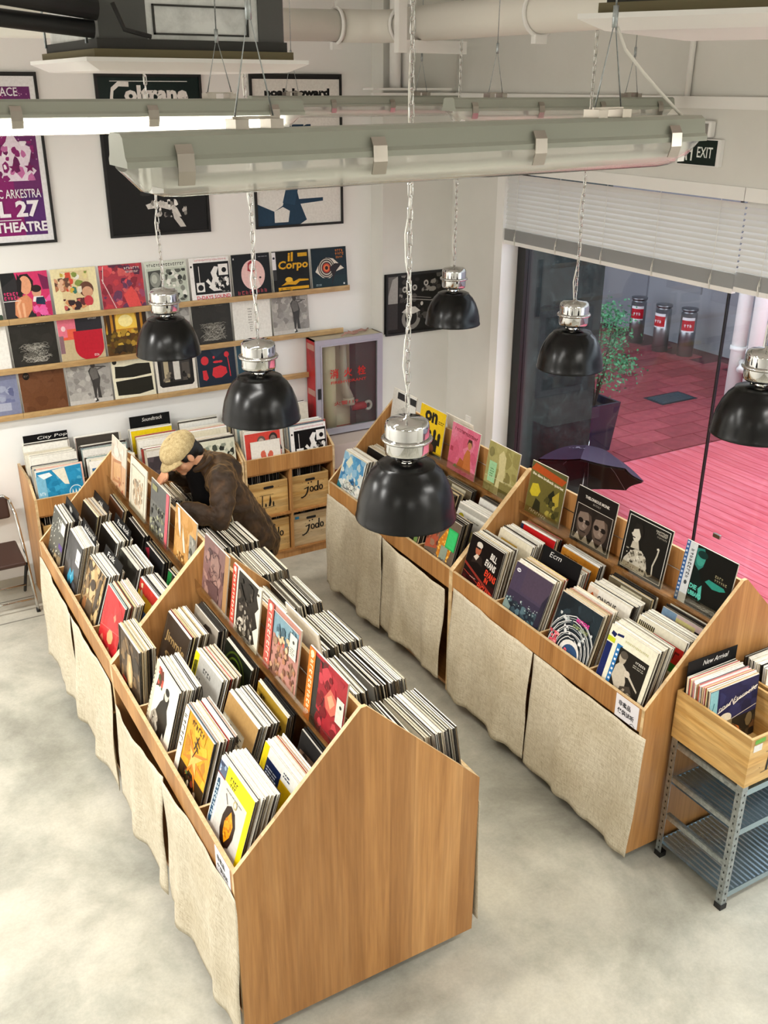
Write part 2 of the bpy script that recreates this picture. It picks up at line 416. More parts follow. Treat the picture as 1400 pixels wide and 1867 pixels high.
# trunking, ledge, conduits
struct(MB().box(3.12, 3.9, 6.93, 6.97, 3.50, 3.565).box(XW-.04, XW, -1, 6.97, 3.50, 3.565).obj('trim_4', M_TRIM))
tag(MB().box(3.05, 3.75, 6.80, 6.97, 3.585, 3.60).obj('wall_ledge', M_TRIM), 'short white ledge under the two upright pipes on the wall', 'ledge')
for x, lb in ((3.27, 'left upright white pipe standing on the ledge below the ceiling duct'), (3.375, 'right upright white pipe standing on the ledge below the ceiling duct')):
    tag(MB().tube([(x, 6.86, 3.60), (x, 6.86, ZC)], .042, 14).obj('water_pipe', M_WALL), lb, 'pipe', 'upright pipes by the duct')
tag(MB().tube([(XW-.02, 4.46, 3.56), (XW-.02, 4.46, ZC)], .018, 8).obj('conduit', M_TRIM), 'thin white conduit running up the wall above the exit sign', 'conduit')
# switch plate
sw = tag(bevel(MB().box(XW-.01, XW, 6.56, 6.645, .87, .96).obj('wall_switch', M_WPLAS)), 'small square white plate on the wall left of the window', 'switch')
MB().box(XW-.014, XW-.01, 6.58, 6.625, .89, .94).obj('rocker', M_TRIM, sw)
# exit sign + emergency light
ex = thing('exit_sign', 'green-black exit sign on the wall above the blinds', 'sign', (XW-.001, 4.33, 3.26))
MB().box(-.03, 0, -.19, .15, -.075, .075).obj('housing', M_WPLAS, ex)
a = Art(.30, .14).R(0, 0, 1, 1, '0c2018').T('EXIT', .50, .3, .4, .42, 'eef4ee', .01).FIG(.18, .15, .7, 'eef4ee').R(.34, .15, .38, .85, 'eef4ee').L([(.34,.5),(.26,.62)], .05, 'eef4ee')
a.obj('sign_face', ex, (-.0305, -.015, -.07), (0, 0, R(-90)))
em = thing('emergency_light', 'small square emergency lamp mounted just above the exit sign', 'lamp', (XW-.001, 4.28, 3.385))
bevel(MB().box(-.05, 0, -.06, .06, -.04, .05).obj('housing', M_WPLAS, em), .01)
MB().box(-.054, -.05, -.045, .045, -.03, .035).obj('lens', mat('lens_grey', '8f8c86', .2), em)

# ------------------------------------------------------------------ outside the window
M_TILE = mat('red_paver', '8d3c44', .5)
t = NT(M_TILE); oi = t.n('ShaderNodeObjectInfo')
t.col(t.mix(.6, t.ramp(t.noise(t.coord((1, 1, 1), 'Object'), 8, 4), [(.3, '9a4450'), (.7, 'bb5e68')]), t.ramp(oi.outputs['Random'], [(0, 'a46a72'), (1, 'ffe9ea')]), 'MULTIPLY'))
M_DECK = mat('red_deck_board', 'c26670', .4)
t = NT(M_DECK); oi = t.n('ShaderNodeObjectInfo')
t.col(t.mix(.5, t.ramp(t.noise(t.coord((8, 1, 8)), 3, 4), [(.3, 'd8525e'), (.7, 'ee8290')]), t.ramp(oi.outputs['Random'], [(0, 'd8b4bc'), (1, 'ffffff')]), 'MULTIPLY'))
M_JOINT = mat('joint_dark', '5d3038', .9)
gr = struct(MB().box(4.2, 22, -6, 22, -.2, -.012).obj('ground', M_JOINT))
tm = MB().box(-.295, .295, -.145, .145, -.02, 0).mesh('paving_tile', M_TILE)
k = 0
for iy in range(18):
    for ix in range(10):
        x = 5.35+ix*.602+(.3 if iy % 2 else 0); y = 7.10+iy*.302
        if x > 10.1 or k >= 180: continue
        link('paving_tile', tm, gr, (x, y, 0)); k += 1
dk = struct(MB().box(4.16, 10.2, 0.5, 6.9, -.011, -.004).obj('deck', M_JOINT))
pm = MB().box(-.068, .068, -3.2, 3.2, -.02, .012).mesh('deck_board', M_DECK)
for i in range(42):
    link('deck_board', pm, dk, (4.25+i*.142, 3.7, 0))
M_FARW = mat('grey_render', '9a9aa0', .9)
fwall = struct(MB().box(10.45, 10.7, -4, 16, -.02, 3.2).obj('wall_far', M_FARW))
struct(MB().box(4.2, 10.7, 14.2, 14.5, -.02, 3.2).obj('wall_far_side', M_FARW))
for (y0, y1, z0, z1) in ((8.9, 9.9, .75, 1.3), (10.1, 10.8, .8, 1.6), (11.2, 12.4, .3, 1.5)):
    MB().box(10.42, 10.45, y0, y1, z0, z1).obj('panel', mat('grey_panel', '8b8b92', .8), fwall)
struct(MB().box(4.2, 10.7, 6.5, 16, 3.4, 3.5).obj('canopy_roof', M_FARW))
# granite column
M_GRAN = mat('dark_granite', '20262a', .55, 0, **{'Specular IOR Level': .2})
t = NT(M_GRAN); v = t.coord((1, 1, 1))
t.col(t.mix(.5, t.ramp(t.noise(v, 9, 6, .7, .6), [(.3, '10191a'), (.55, '2c3836'), (.8, '52605e')]), t.ramp(t.noise(v, 90, 3, .7), [(.4, '20262a'), (.62, '8b9896')]), 'OVERLAY'))
gc = struct(MB().box(4.16, 5.2, 6.47, 7.05, 0, 3.4).obj('wall_column', M_GRAN))
# drain cover
dr = thing('drain_cover', 'dark rectangular drain grate set in the red paving', 'drain', (8.23, 8.37, .0))
MB().box(-.30, .30, -.17, .17, -.004, .006).obj('frame', mat('dark_iron', '2a3a44', .5, .5), dr)
for i in range(7): MB().box(-.26, .26, -.135+i*.04, -.115+i*.04, .006, .012).obj('bar', mat('grate_iron', '5d7480', .4, .6) if i == 0 else bpy.data.materials['grate_iron'], dr)
# bollards
M_BOL = mat('bollard_steel', '9b9da0', .3, .9)
for i, (x, y, rz, lb) in enumerate(((9.92, 10.82, -142, 'leftmost steel bin bollard with a red and white notice by the far wall'), (9.86, 10.24, -168, 'middle steel bin bollard of three, its red notice turned away'), (9.99, 9.86, -138, 'rightmost steel bin bollard with a red and white notice'))):
    b = thing('steel_bollard', lb, 'bollard', (x, y, 0), 0, 'steel bollards outside')
    MB().lathe([(0, 0), (.115, 0), (.115, .62), (.10, .62), (.10, .66), (.12, .66), (.12, .69), (0, .69)], 24).obj('body', M_BOL, b)
    n = MB()
    for j in range(8):
        a0, a1 = R(rz-48+j*12), R(rz-48+(j+1)*12)
        for z0, z1, c in ((.36, .38, 'f0eef0'), (.38, .53, 'c01f30'), (.53, .57, 'f0eef0')):
            n.add([(.118*math.cos(a0), .118*math.sin(a0), z0), (.118*math.cos(a1), .118*math.sin(a1), z0), (.118*math.cos(a1), .118*math.sin(a1), z1), (.118*math.cos(a0), .118*math.sin(a0), z1)], [(0,1,2,3)], c)
    n.obj('notice', M_PRINT, b)
    am = R(rz)
    Art(.15, .07).X(.1, .15, .8, .6, 'f6eef0').obj('notice_text', b, (.1215*math.cos(am), .1215*math.sin(am), .425), (0, 0, am+R(90)))
# white pipes outside
for x, y, lb in ((8.5, 7.66, 'white downpipe outside nearest the window mullion'), (8.5, 7.42, 'white downpipe outside, right of its twin')):
    p = thing('downpipe', lb, 'pipe', (x, y, 0), 0, 'white downpipes outside')
    MB().tube([(0, 0, 0), (0, 0, 3.3)], .085, 16).obj('pipe', M_WPLAS, p)
    for z in (.75, 1.5, 2.3): MB().lathe([(.085, 0), (.1, .005), (.1, .05), (.085, .055)], 18, (0, 0, z)).obj('collar', M_WPLAS, p)
    MB().tube([(0, -.09, .62), (-.05, -.16, .6), (-.12, -.17, .55)], .05, 10).obj('elbow', M_WPLAS, p)
# planter with shrub
pl = thing('potted_shrub', 'leafy green shrub in a glossy dark square planter outside the column', 'plant', (6.1, 7.44, 0))
M_POT = mat('dark_glazed_pot', '1c2030', .15)
pp = MB()
def tap(z): return .15+.05*z/.55
for z0, z1 in ((0, .55),):
    a_, b_2 = tap(z0), tap(z1)
    pp.add([(-a_,-a_,z0),(a_,-a_,z0),(a_,a_,z0),(-a_,a_,z0),(-b_2,-b_2,z1),(b_2,-b_2,z1),(b_2,b_2,z1),(-b_2,b_2,z1)], [(3,2,1,0),(0,1,5,4),(1,2,6,5),(2,3,7,6),(3,0,4,7)])
    i_ = .17
    pp.add([(-b_2,-b_2,z1),(b_2,-b_2,z1),(b_2,b_2,z1),(-b_2,b_2,z1),(-i_,-i_,z1),(i_,-i_,z1),(i_,i_,z1),(-i_,i_,z1),(-i_,-i_,.45),(i_,-i_,.45),(i_,i_,.45),(-i_,i_,.45)], [(0,1,5,4),(1,2,6,5),(2,3,7,6),(3,0,4,7),(4,5,9,8),(5,6,10,9),(6,7,11,10),(7,4,8,11)])
pp.obj('pot', M_POT, pl)
MB().box(-.169, .169, -.169, .169, .40, .47).obj('soil', mat('soil', '2a221d', .95), pl)
st = MB(); q = random.Random(3)
tips = []
for i in range(9):
    a = q.uniform(0, 6.28); h = q.uniform(.95, 1.6)
    e = (.26*math.cos(a)*q.uniform(.4, 1.3)+.02, .22*math.sin(a)*q.uniform(.3, 1.2), h)
    st.tube([(0, 0, .44), (e[0]*.25+.02, e[1]*.3, .75), (e[0]*.7, e[1]*.7, h*.8), e], [.012, .01, .007, .004], 6); tips.append(e)
st.obj('stems', mat('bark', '3a2a24', .9), pl)
lf = MB()
M_LEAF = mat('leaf_green', '3f7d52', .5)
t = NT(M_LEAF); t.col(t.ramp(t.noise(t.coord((1, 1, 1)), 14, 3), [(.3, '22573a'), (.55, '4b9463'), (.75, '7fbf93')]))
for e in tips+[(.30, -.02, .93), (.38, -.05, .86), (.22, -.1, 1.0), (.05, -.12, 1.2), (.12, -.1, 1.4), (.2, 0, 1.15), (.1, -.1, .75), (.05, 0, 1.5)]:
    for j in range(110):
        c = Vector(e) + Vector((q.gauss(0, .075), q.gauss(0, .075), q.gauss(0, .06)))
        d = Vector((q.uniform(-1, 1), q.uniform(-1, 1), q.uniform(-.3, .6))).normalized(); s_ = d.cross(Vector((q.uniform(-1, 1), q.uniform(-1, 1), q.uniform(-1, 1)))).normalized()
        l = q.uniform(.025, .05); w = l*.3
        lf.add([c, c+d*l*.5+s_*w, c+d*l, c+d*l*.5-s_*w], [(0, 1, 2, 3)])
lf.obj('foliage', M_LEAF, pl)
# umbrella standing open on the deck
um = thing('umbrella', 'open dark purple-black umbrella resting on the deck against the glass', 'umbrella', (4.74, 6.10, .06))
def umb():
    axis = Vector((.42, .38, .80)).normalized(); cen = Vector((.12, .02, .315))      # centre of the rim plane
    uu = axis.cross(Vector((0, 0, 1))).normalized(); vv = uu.cross(axis).normalized()
    N = 8; Rr = .52; H = .27
    rows = 5; m1 = MB(); m2 = MB()
    for i in range(N):
        for side, mb_, off in ((0, m1, 0), (1, m2, -.014)):
            def fn(u, v):
                a = 2*math.pi*(i+u)/N; sag = 1-.055*math.sin(math.pi*u)*v
                rr = (Rr if side == 0 else Rr*.98)*v*math.cos(math.pi/N)/math.cos((u-.5)*2*math.pi/N)*sag*1.02
                h = H*math.cos(v*math.pi/2*.98)**.9 + off
                return cen + uu*rr*math.cos(a) + vv*rr*math.sin(a) + axis*h
            mb_.grid(fn, 5, 8)
    m1.obj('canopy', mat('umbrella_cloth', '35263f', .6), um)
    m2.obj('lining', mat('umbrella_lining', '0a090c', .8), um)
    MB().tube([cen+axis*(H-.01), cen+axis*(H+.07)], [.006, .004], 8).obj('ferrule', M_CHROME, um)
    MB().tube([cen+axis*H, cen-axis*.27], .006, 8).obj('shaft', M_BRUSH, um)
    MB().tube([cen-axis*.27, cen-axis*.35], .014, 8).obj('handle', M_BLACKM, um)
    for i in range(N):
        a = 2*math.pi*i/N
        MB().tube([cen+axis*(H-.015)] + [cen + (uu*math.cos(a)+vv*math.sin(a))*Rr*.98*v + axis*(H*math.cos(v*math.pi/2*.98)**.9-.012) for v in (.35, .7, 1)], .0025, 5).obj('rib', M_STEEL, um)
    # logo on the upper panel
    a = Art(.16, .05).X(0, .05, 1, .22, 'cfc4d4').E(.5, .72, .12, .22, 'cfc4d4').R(.42, .66, .58, .72, '35263f')
    az = R(100); p = cen + (uu*math.cos(az)+vv*math.sin(az))*Rr*.70 + axis*(H*math.cos(.70*math.pi/2*.98)**.9+.012)
    # tangent frame of the panel
    p2 = cen + (uu*math.cos(az)+vv*math.sin(az))*Rr*.6 + axis*(H*math.cos(.6*math.pi/2*.98)**.9+.012)
    upv = (p2-p).normalized(); side = (-(uu*-math.sin(az)+vv*math.cos(az))).normalized()
    nrm = side.cross(upv).normalized()
    if nrm.dot(axis) < 0: side = -side; nrm = -nrm
    Mx = Matrix((side, -nrm, upv)).transposed().to_4x4(); Mx.translation = p
    a.mb.xform(Mx); a.mb.obj('logo', M_PRINT, um)
umb()

# ------------------------------------------------------------------ ceiling services
# round duct with hangers
du = thing('ceiling_duct', 'fat round cream-painted duct running along below the ceiling and bending forward', 'duct', (2.9, 6.4, 3.985))
MB().tube([(-2.6, 0, -.03), (-.32, 0, 0.0)], .097, 24).obj('pipe', M_BEIGE, du)
MB().tube([(-.32, 0, 0), (-.14, -.02, 0), (-.03, -.10, 0), (0, -.25, 0)], .102, 24).obj('elbow', M_BEIGE, du)
MB().tube([(0, -.25, 0), (0, -3.0, .0)], .105, 24).obj('pipe', M_BEIGE, du)
for x, y, rr, d in ((-.36, 0, .108, 'x'), (0, -.3, .115, 'y'), (0, -1.75, .115, 'y')):
    pts = [((x, y+rr*math.cos(a), rr*math.sin(a)) if d == 'x' else (x+rr*math.cos(a), y, rr*math.sin(a))) for a in [2*math.pi*i/24 for i in range(24)]]
    MB().tube(pts, .013, 6, closed=True).box(x-.012, x+.012, y-.012, y+.012, rr, .95).box(x-.04, x+.04, y-.02, y+.02, -rr-.04, -rr+.005).obj('hanger', M_TRIM, du)
# white strut with bracket
sb = thing('strut_bracket', 'white L-shaped strut hanging in front of the duct', 'bracket', (2.72, 5.85, 3.81))
MB().box(-.03, .03, -.03, .03, 0, 1.1).obj('strut', M_TRIM, sb)
MB().box(.03, .50, -.02, .02, .0, .075).obj('arm', M_TRIM, sb)
# cassette air conditioners
def cassette(x0, x1, y0, y1, zb, label, rz=0):
    o = thing('ceiling_air_conditioner', label, 'air conditioner', ((x0+x1)/2, (y0+y1)/2, zb), rz, 'ceiling cassette units')
    W_, D = (x1-x0)/2, (y1-y0)/2
    p = MB(); lv = ((1.0, .035), (1.0, .022), (.86, -.006), (.80, -.008))
    for i in range(3):
        (s0, z0), (s1, z1) = lv[i], lv[i+1]
        p.add([(-W_*s0,-D*s0,z0),(W_*s0,-D*s0,z0),(W_*s0,D*s0,z0),(-W_*s0,D*s0,z0),(-W_*s1,-D*s1,z1),(W_*s1,-D*s1,z1),(W_*s1,D*s1,z1),(-W_*s1,D*s1,z1)], [(4,5,1,0),(5,6,2,1),(6,7,3,2),(7,4,0,3)])
    p.add([(-W_*.8,-D*.8,-.008),(W_*.8,-D*.8,-.008),(W_*.8,D*.8,-.008),(-W_*.8,D*.8,-.008)], [(3,2,1,0)])
    p.add([(-W_,-D,.035),(W_,-D,.035),(W_,D,.035),(-W_,D,.035)], [(0,1,2,3)])
    p.obj('panel', M_WPLAS, o)
    MB().box(-W_*.9, W_*.9, -D*.9, D*.9, .036, .062).obj('gasket', M_FOAMY, o)
    MB().box(-W_*.86, W_*.86, -D*.86, D*.86, .062, .095).obj('flange', M_FOAM, o)
    b = MB().box(-W_*.82, W_*.82, -D*.82, D*.82, .095, .34).obj('body', M_SHEET, o)
    MB().box(-W_*.83, -W_*.42, -D*.835, -D*.6, .095, .30).obj('control_box', mat('dark_casing', '4c4d4b', .6) if 'dark_casing' not in bpy.data.materials else bpy.data.materials['dark_casing'], o)
    MB().box(W_*.60, W_*.84, -D*.835, -D*.6, .095, .33).obj('corner_casing', bpy.data.materials['dark_casing'], o)
    for zz in (.11, .20): MB().box(-W_*.36, W_*.5, -D*.84, -D*.82, zz, zz+.006).obj('seam', M_FOAM, o)
    for xx in (-W_*.36, W_*.49): MB().box(xx, xx+.006, -D*.84, -D*.82, .11, .205).obj('seam', M_FOAM, o)
    for sx in (-1, 1):
        for sy in (-1, 1): MB().tube([(sx*W_*.9, sy*D*.7, .08), (sx*W_*.9, sy*D*.7, ZC-zb)], .005, 6).obj('hanger_rod', M_STEEL, o)
    return o
ac = cassette(.12, .94, 3.50, 4.42, 3.665, 'bare metal ceiling air conditioner with white skirt above the lit tube')
MB().tube([(-.35, -.42, .18), (-.7, -.44, .22), (-1.3, -.4, .2), (-2.2, -.2, .3)], .035, 12).tube([(-.36, -.40, .12), (-.8, -.38, .16), (-1.5, -.3, .2)], .028, 12).obj('insulated_hose', M_BLACKM, ac)
MB().tube([(-.3, -.44, .2), (-.27, -.45, .12), (-.18, -.45, .1)], .008, 8).obj('cable', M_BLACKM, ac)
cassette(1.27, 2.09, 1.62, 2.44, 3.76, 'white-edged ceiling air conditioner cut by the top right corner', R(27))

# ------------------------------------------------------------------ fluorescent battens
def batten(x0, x1, y, zb, lit, label, nclip=4, wire_to=ZC, detail=True, k_w=1.0):
    L = x1-x0
    o = thing('fluorescent_batten', label, 'light fixture', ((x0+x1)/2, y, zb), 0, 'weatherproof fluorescent battens')
    prof = [(-.066, .066), (-.067, .078), (-.058, .086), (-.050, .122), (-.036, .130), (.036, .130), (.050, .122), (.058, .086), (.067, .078), (.066, .066)]
    MB().prism([(p[0], p[1]) for p in prof], 'x', -L/2, L/2).obj('housing', M_GREYP, o)
    N = 15; d = MB(); ribs = [(.060*math.cos(math.pi*i/(N-1))*(1-.02*(i % 2)), -.002+.068-.066*math.sin(math.pi*i/(N-1))**.8*(1-.03*(i % 2))) for i in range(N)]
    def dp(u, v):
        i = v*(N-1); j = min(int(i), N-2); f = i-j; a, b = ribs[j], ribs[j+1]
        t_ = min(u, 1-u); e = min(1, t_*14); k_ = math.sqrt(max(0, 1-(1-e)**2))*.85+.15 if e < 1 else 1
        return ((u-.5)*(L-.01), (a[0]+(b[0]-a[0])*f)*(.7+.3*k_), .066+((a[1]+(b[1]-a[1])*f)-.066)*k_)
    d.grid(dp, 40, N-1); dd = d.obj('diffuser', M_DIFF, o)
    for yy in (-.028, .028):
        MB().tube([(-L/2+.07, yy, .032), (L/2-.07, yy, .032)], .011, 10).obj('tube', M_TUBE if lit else M_TUBEOFF, o)
        for sx in (-1, 1): MB().box(sx*(L/2-.065)-.012, sx*(L/2-.065)+.012, yy-.014, yy+.014, .014, .064).obj('lampholder', M_WPLAS, o)
    MB().box(-L/2+.04, L/2-.04, -.05, .05, .064, .068).obj('gear_tray', M_WPLAS, o)
    for i in range(nclip):
        cx = -L/2+.12+(L-.24)*i/(nclip-1)
        for s_ in (-1, 1):
            MB().prism([(s_*.059, .104), (s_*.069, .088), (s_*.071, .056), (s_*.062, .030), (s_*.065, .028), (s_*.075, .056), (s_*.073, .090), (s_*.061, .108)], 'x', cx-.018, cx+.018).obj('clip', M_BRUSH, o)
    for sx in (-.62, .62):
        cx = sx*L/2
        MB().box(cx-.055, cx-.025, -.03, .03, .128, .150).box(cx+.025, cx+.055, -.03, .03, .128, .150).bar((cx-.05, 0, .152), (cx+.05, 0, .152), .006).obj('bracket', M_BRUSH, o)
        ap = .36 if detail else .3
        MB().tube([(cx-.045, 0, .15), (cx, 0, ap), (cx+.045, 0, .15)], .0022, 5).tube([(cx, 0, ap), (cx+.01, 0, wire_to-zb)], .0024, 5).tube([(cx, 0, ap-.02), (cx, 0, ap+.03)], .007, 8).obj('suspension_wire', M_STEEL, o)
    if lit:
        ld = bpy.data.lights.new('batten_light', 'AREA'); ld.shape = 'RECTANGLE'; ld.size = L-.15; ld.size_y = .10
        ld.energy = BATTEN_W*k_w; ld.color = lin('fffdf9')
        l = bpy.data.objects.new('batten_light', ld); COL.objects.link(l); l.parent = o; l.location = (0, 0, -.008)
    return o
b1 = batten(-.215, 1.385, 2.0, 3.405, False, 'large unlit fluorescent batten nearest the camera with clear ribbed cover')
b1.rotation_euler = (0, -.012, 0)
MB().tube([(.50, 0, .35), (.53, -.01, .29), (.60, -.01, .235), (.68, 0, .185), (.76, 0, .13), (.80, 0, .105)], .0042, 8).obj('power_cable', M_WCORD, b1)
b2 = batten(-.72, .84, 3.4, 3.462, True, 'glowing fluorescent batten at upper left behind the large unlit one', k_w=.55)
b2.scale = (1, 1, .84)
b3 = batten(2.20, 3.74, 4.47, 3.43, False, 'unlit fluorescent batten hung right against the window side, seen above the large one')
batten(1.72, 3.27, 6.0, 3.425, False, 'small distant unlit fluorescent batten near the back wall below the duct')
for i, (x, y) in enumerate(((-2.9, 3.2), (-2.9, 5.4), (1.4, -.6), (-1.2, -1.6), (-2.9, .6), (2.2, -2.4), (1.9, .9))):  # battens out of view, added to fill the room with light
    batten(x, x+1.55, y, 3.55 if x > -2 else 3.47, True, k_w=(1.4, 2.3, .7, .5, .2, .8, .9)[i], label= ('unseen lit batten added for fill light over the left side of the shop', 'unseen lit batten added for fill light over the left side near the back', 'unseen lit batten added for fill light behind the viewer on the right', 'unseen lit batten added for fill light behind the viewer', 'unseen lit batten added for fill light at the far left beside the viewer', 'unseen lit batten added for fill light at the rear right corner', 'unseen lit batten added for fill light overhead right of the viewer')[i])

# ------------------------------------------------------------------ pendant lamps
def chain_mesh(n, pitch=.042):
    mb_ = MB()
    for i in range(n):
        z = i*pitch; pts = []
        for j in range(12):
            a = 2*math.pi*j/12; x = .0092*math.cos(a); zz = .0100*math.sin(a) + (.0165 if math.sin(a) > 0 else -.0165)
            pts.append((x, 0, z+zz+.02) if i % 2 else (0, x, z+zz+.02))
        mb_.tube(pts, .0027, 5, closed=True)
    return mb_
PD = .40
def pendant(x, y, zr, label, i):
    o = thing('pendant_lamp', label, 'lamp', (x, y, zr), 0, 'black dome pendant lamps on chains')
    r = PD/2
    prof = [(r, 0), (r*1.005, .006), (r*.985, .014), (r*.97, .05), (r*.915, .10), (r*.82, .15), (r*.70, .19), (r*.58, .213), (r*.565, .222), (r*.53, .222), (r*.50, .228), (r*.20, .236)]
    sh = MB().lathe(prof, 48).lathe([(r*.20, .232), (r*.50, .222), (r*.69, .184), (r*.81, .144), (r*.905, .096), (r*.96, .05), (r*.975, .014), (r, 0)], 48)
    sh.obj('shade', [M_BLACK], o)
    MB().lathe([(.028, .232), (.028, .262), (.0, .262)], 16).obj('neck', M_CHROME, o)
    for a in (0, 2.1, 4.2): MB().tube([(.045*math.cos(a), .045*math.sin(a), .23), (.045*math.cos(a), .045*math.sin(a), .265)], .005, 8).obj('stud', M_CHROME, o)
    rc = r*.43
    MB().lathe([(0, .258), (rc*.86, .258), (rc*.98, .266), (rc, .28), (rc, .375), (rc*.96, .392), (rc*.8, .402), (.012, .408), (.008, .42), (0, .42)], 40).obj('housing', M_CHROME, o)
    MB().tube([(rc*1.06*math.cos(a), rc*1.06*math.sin(a), .325) for a in [2*math.pi*j/40 for j in range(40)]], .0085, 8, closed=True).obj('ring', M_CHROME, o)
    pts = []
    MB().lathe([(0, .06), (.025, .065), (.042, .09), (.042, .12), (.02, .17), (.018, .23)], 20).obj('bulb', M_BULB, o)
    H = ZC-zr-.42
    chain_mesh(int(H/.042)).obj('chain', M_CHROME, o, (0, 0, .415))
    q = random.Random(i); cp = [(.012*math.sin(k*1.3+i), .010*math.cos(k*1.7+i)+.008, .415+H*k/26) for k in range(27)]
    MB().tube(cp, .0038, 6).obj('cable', M_WCORD, o)
    ld = bpy.data.lights.new('bulb_light', 'SPOT'); ld.energy = PENDANT_W*4; ld.color = lin('fff0d6'); ld.shadow_soft_size = .04; ld.spot_size = R(125); ld.spot_blend = .5
    l = bpy.data.objects.new('bulb_light', ld); COL.objects.link(l); l.parent = o; l.location = (0, 0, .05)
    return o
for i, (x, y, z, lb) in enumerate(((1.0, 5.76, 2.07, 'black dome pendant lamp in front of the wall records, farthest of the left row'), (1.01, 4.31, 2.06, 'black dome pendant lamp hanging above the stooping person'), (1.033, 2.912, 2.056, 'largest black dome pendant lamp, in the middle of the picture'), (3.125, 5.753, 2.03, 'black dome pendant lamp in front of the framed black and white print'), (3.04, 4.335, 2.052, 'black dome pendant lamp in front of the dark granite column'), (2.89, 2.82, 2.115, 'black dome pendant lamp cut by the right edge of the picture'))):
    pendant(x, y, z, lb, i)
# ------------------------------------------------------------------ record sleeves
SW = .322                     # sleeve side
IND = []                      # how many sleeves exist as single objects
STUFF = MB()                  # the far and small ones
EDGES = ['f3efe4', 'e9e2cf', 'f7f5ef', 'd9d2c0', 'c9b58c', '2a2522', '45403a', 'efe8d8', 'bdb6a6', 'e8d9a8', 'd8cfc4', 'a8473f', '5b6f7c', 'f1ead9', '1d1b1a', 'e4b8a8', '8fa3a0', 'fafaf5', 'f4f1e8', 'f2eee2']
SIDES = ['2a2522', '4a3d30', '6b5a44', '2f2b28', '8a7a5e', '3d3a36', 'c9bfa6', '1f1c1a']
_sl = {}
def sleeve_mesh(face, edge, th, w=SW, h=SW, side=None):
    k = (face, edge, th, w, h, side)
    if k not in _sl:
        m = MB().box(-w/2, w/2, 0, th, 0, h, face)
        m.c[-1] = edge                        # top edge
        m.c[2] = m.c[4] = side or edge        # the two side edges
        m.c[3] = edge
        _sl[k] = m.mesh('record_sleeve', M_PRINT)
    return _sl[k]
def sleeve(loc, rot, label, face, edge='f1ece0', th=.005, art=None, group=None, side=None, w=SW, h=SW):
    o = link('record_sleeve', sleeve_mesh(face, edge, th, w, h, side), None, loc, rot)
    tag(o, label, 'record', group); IND.append(o)
    if art is not None:
        link('cover_print', art if isinstance(art, bpy.types.Mesh) else art.mesh(), o, (0, -.0004, .0))
    return o
def stuff_sleeve(loc, rot, face, edge, side, th, w=SW, h=SW):
    i0 = len(STUFF.v); n0 = len(STUFF.c)
    STUFF.box(-w/2, w/2, 0, th, 0, h, face); STUFF.c[-1] = edge; STUFF.c[n0+2] = STUFF.c[n0+4] = side
    from mathutils import Euler
    Mx = Matrix.Translation(loc) @ Euler(rot).to_matrix().to_4x4(); STUFF.xform(Mx, i0)

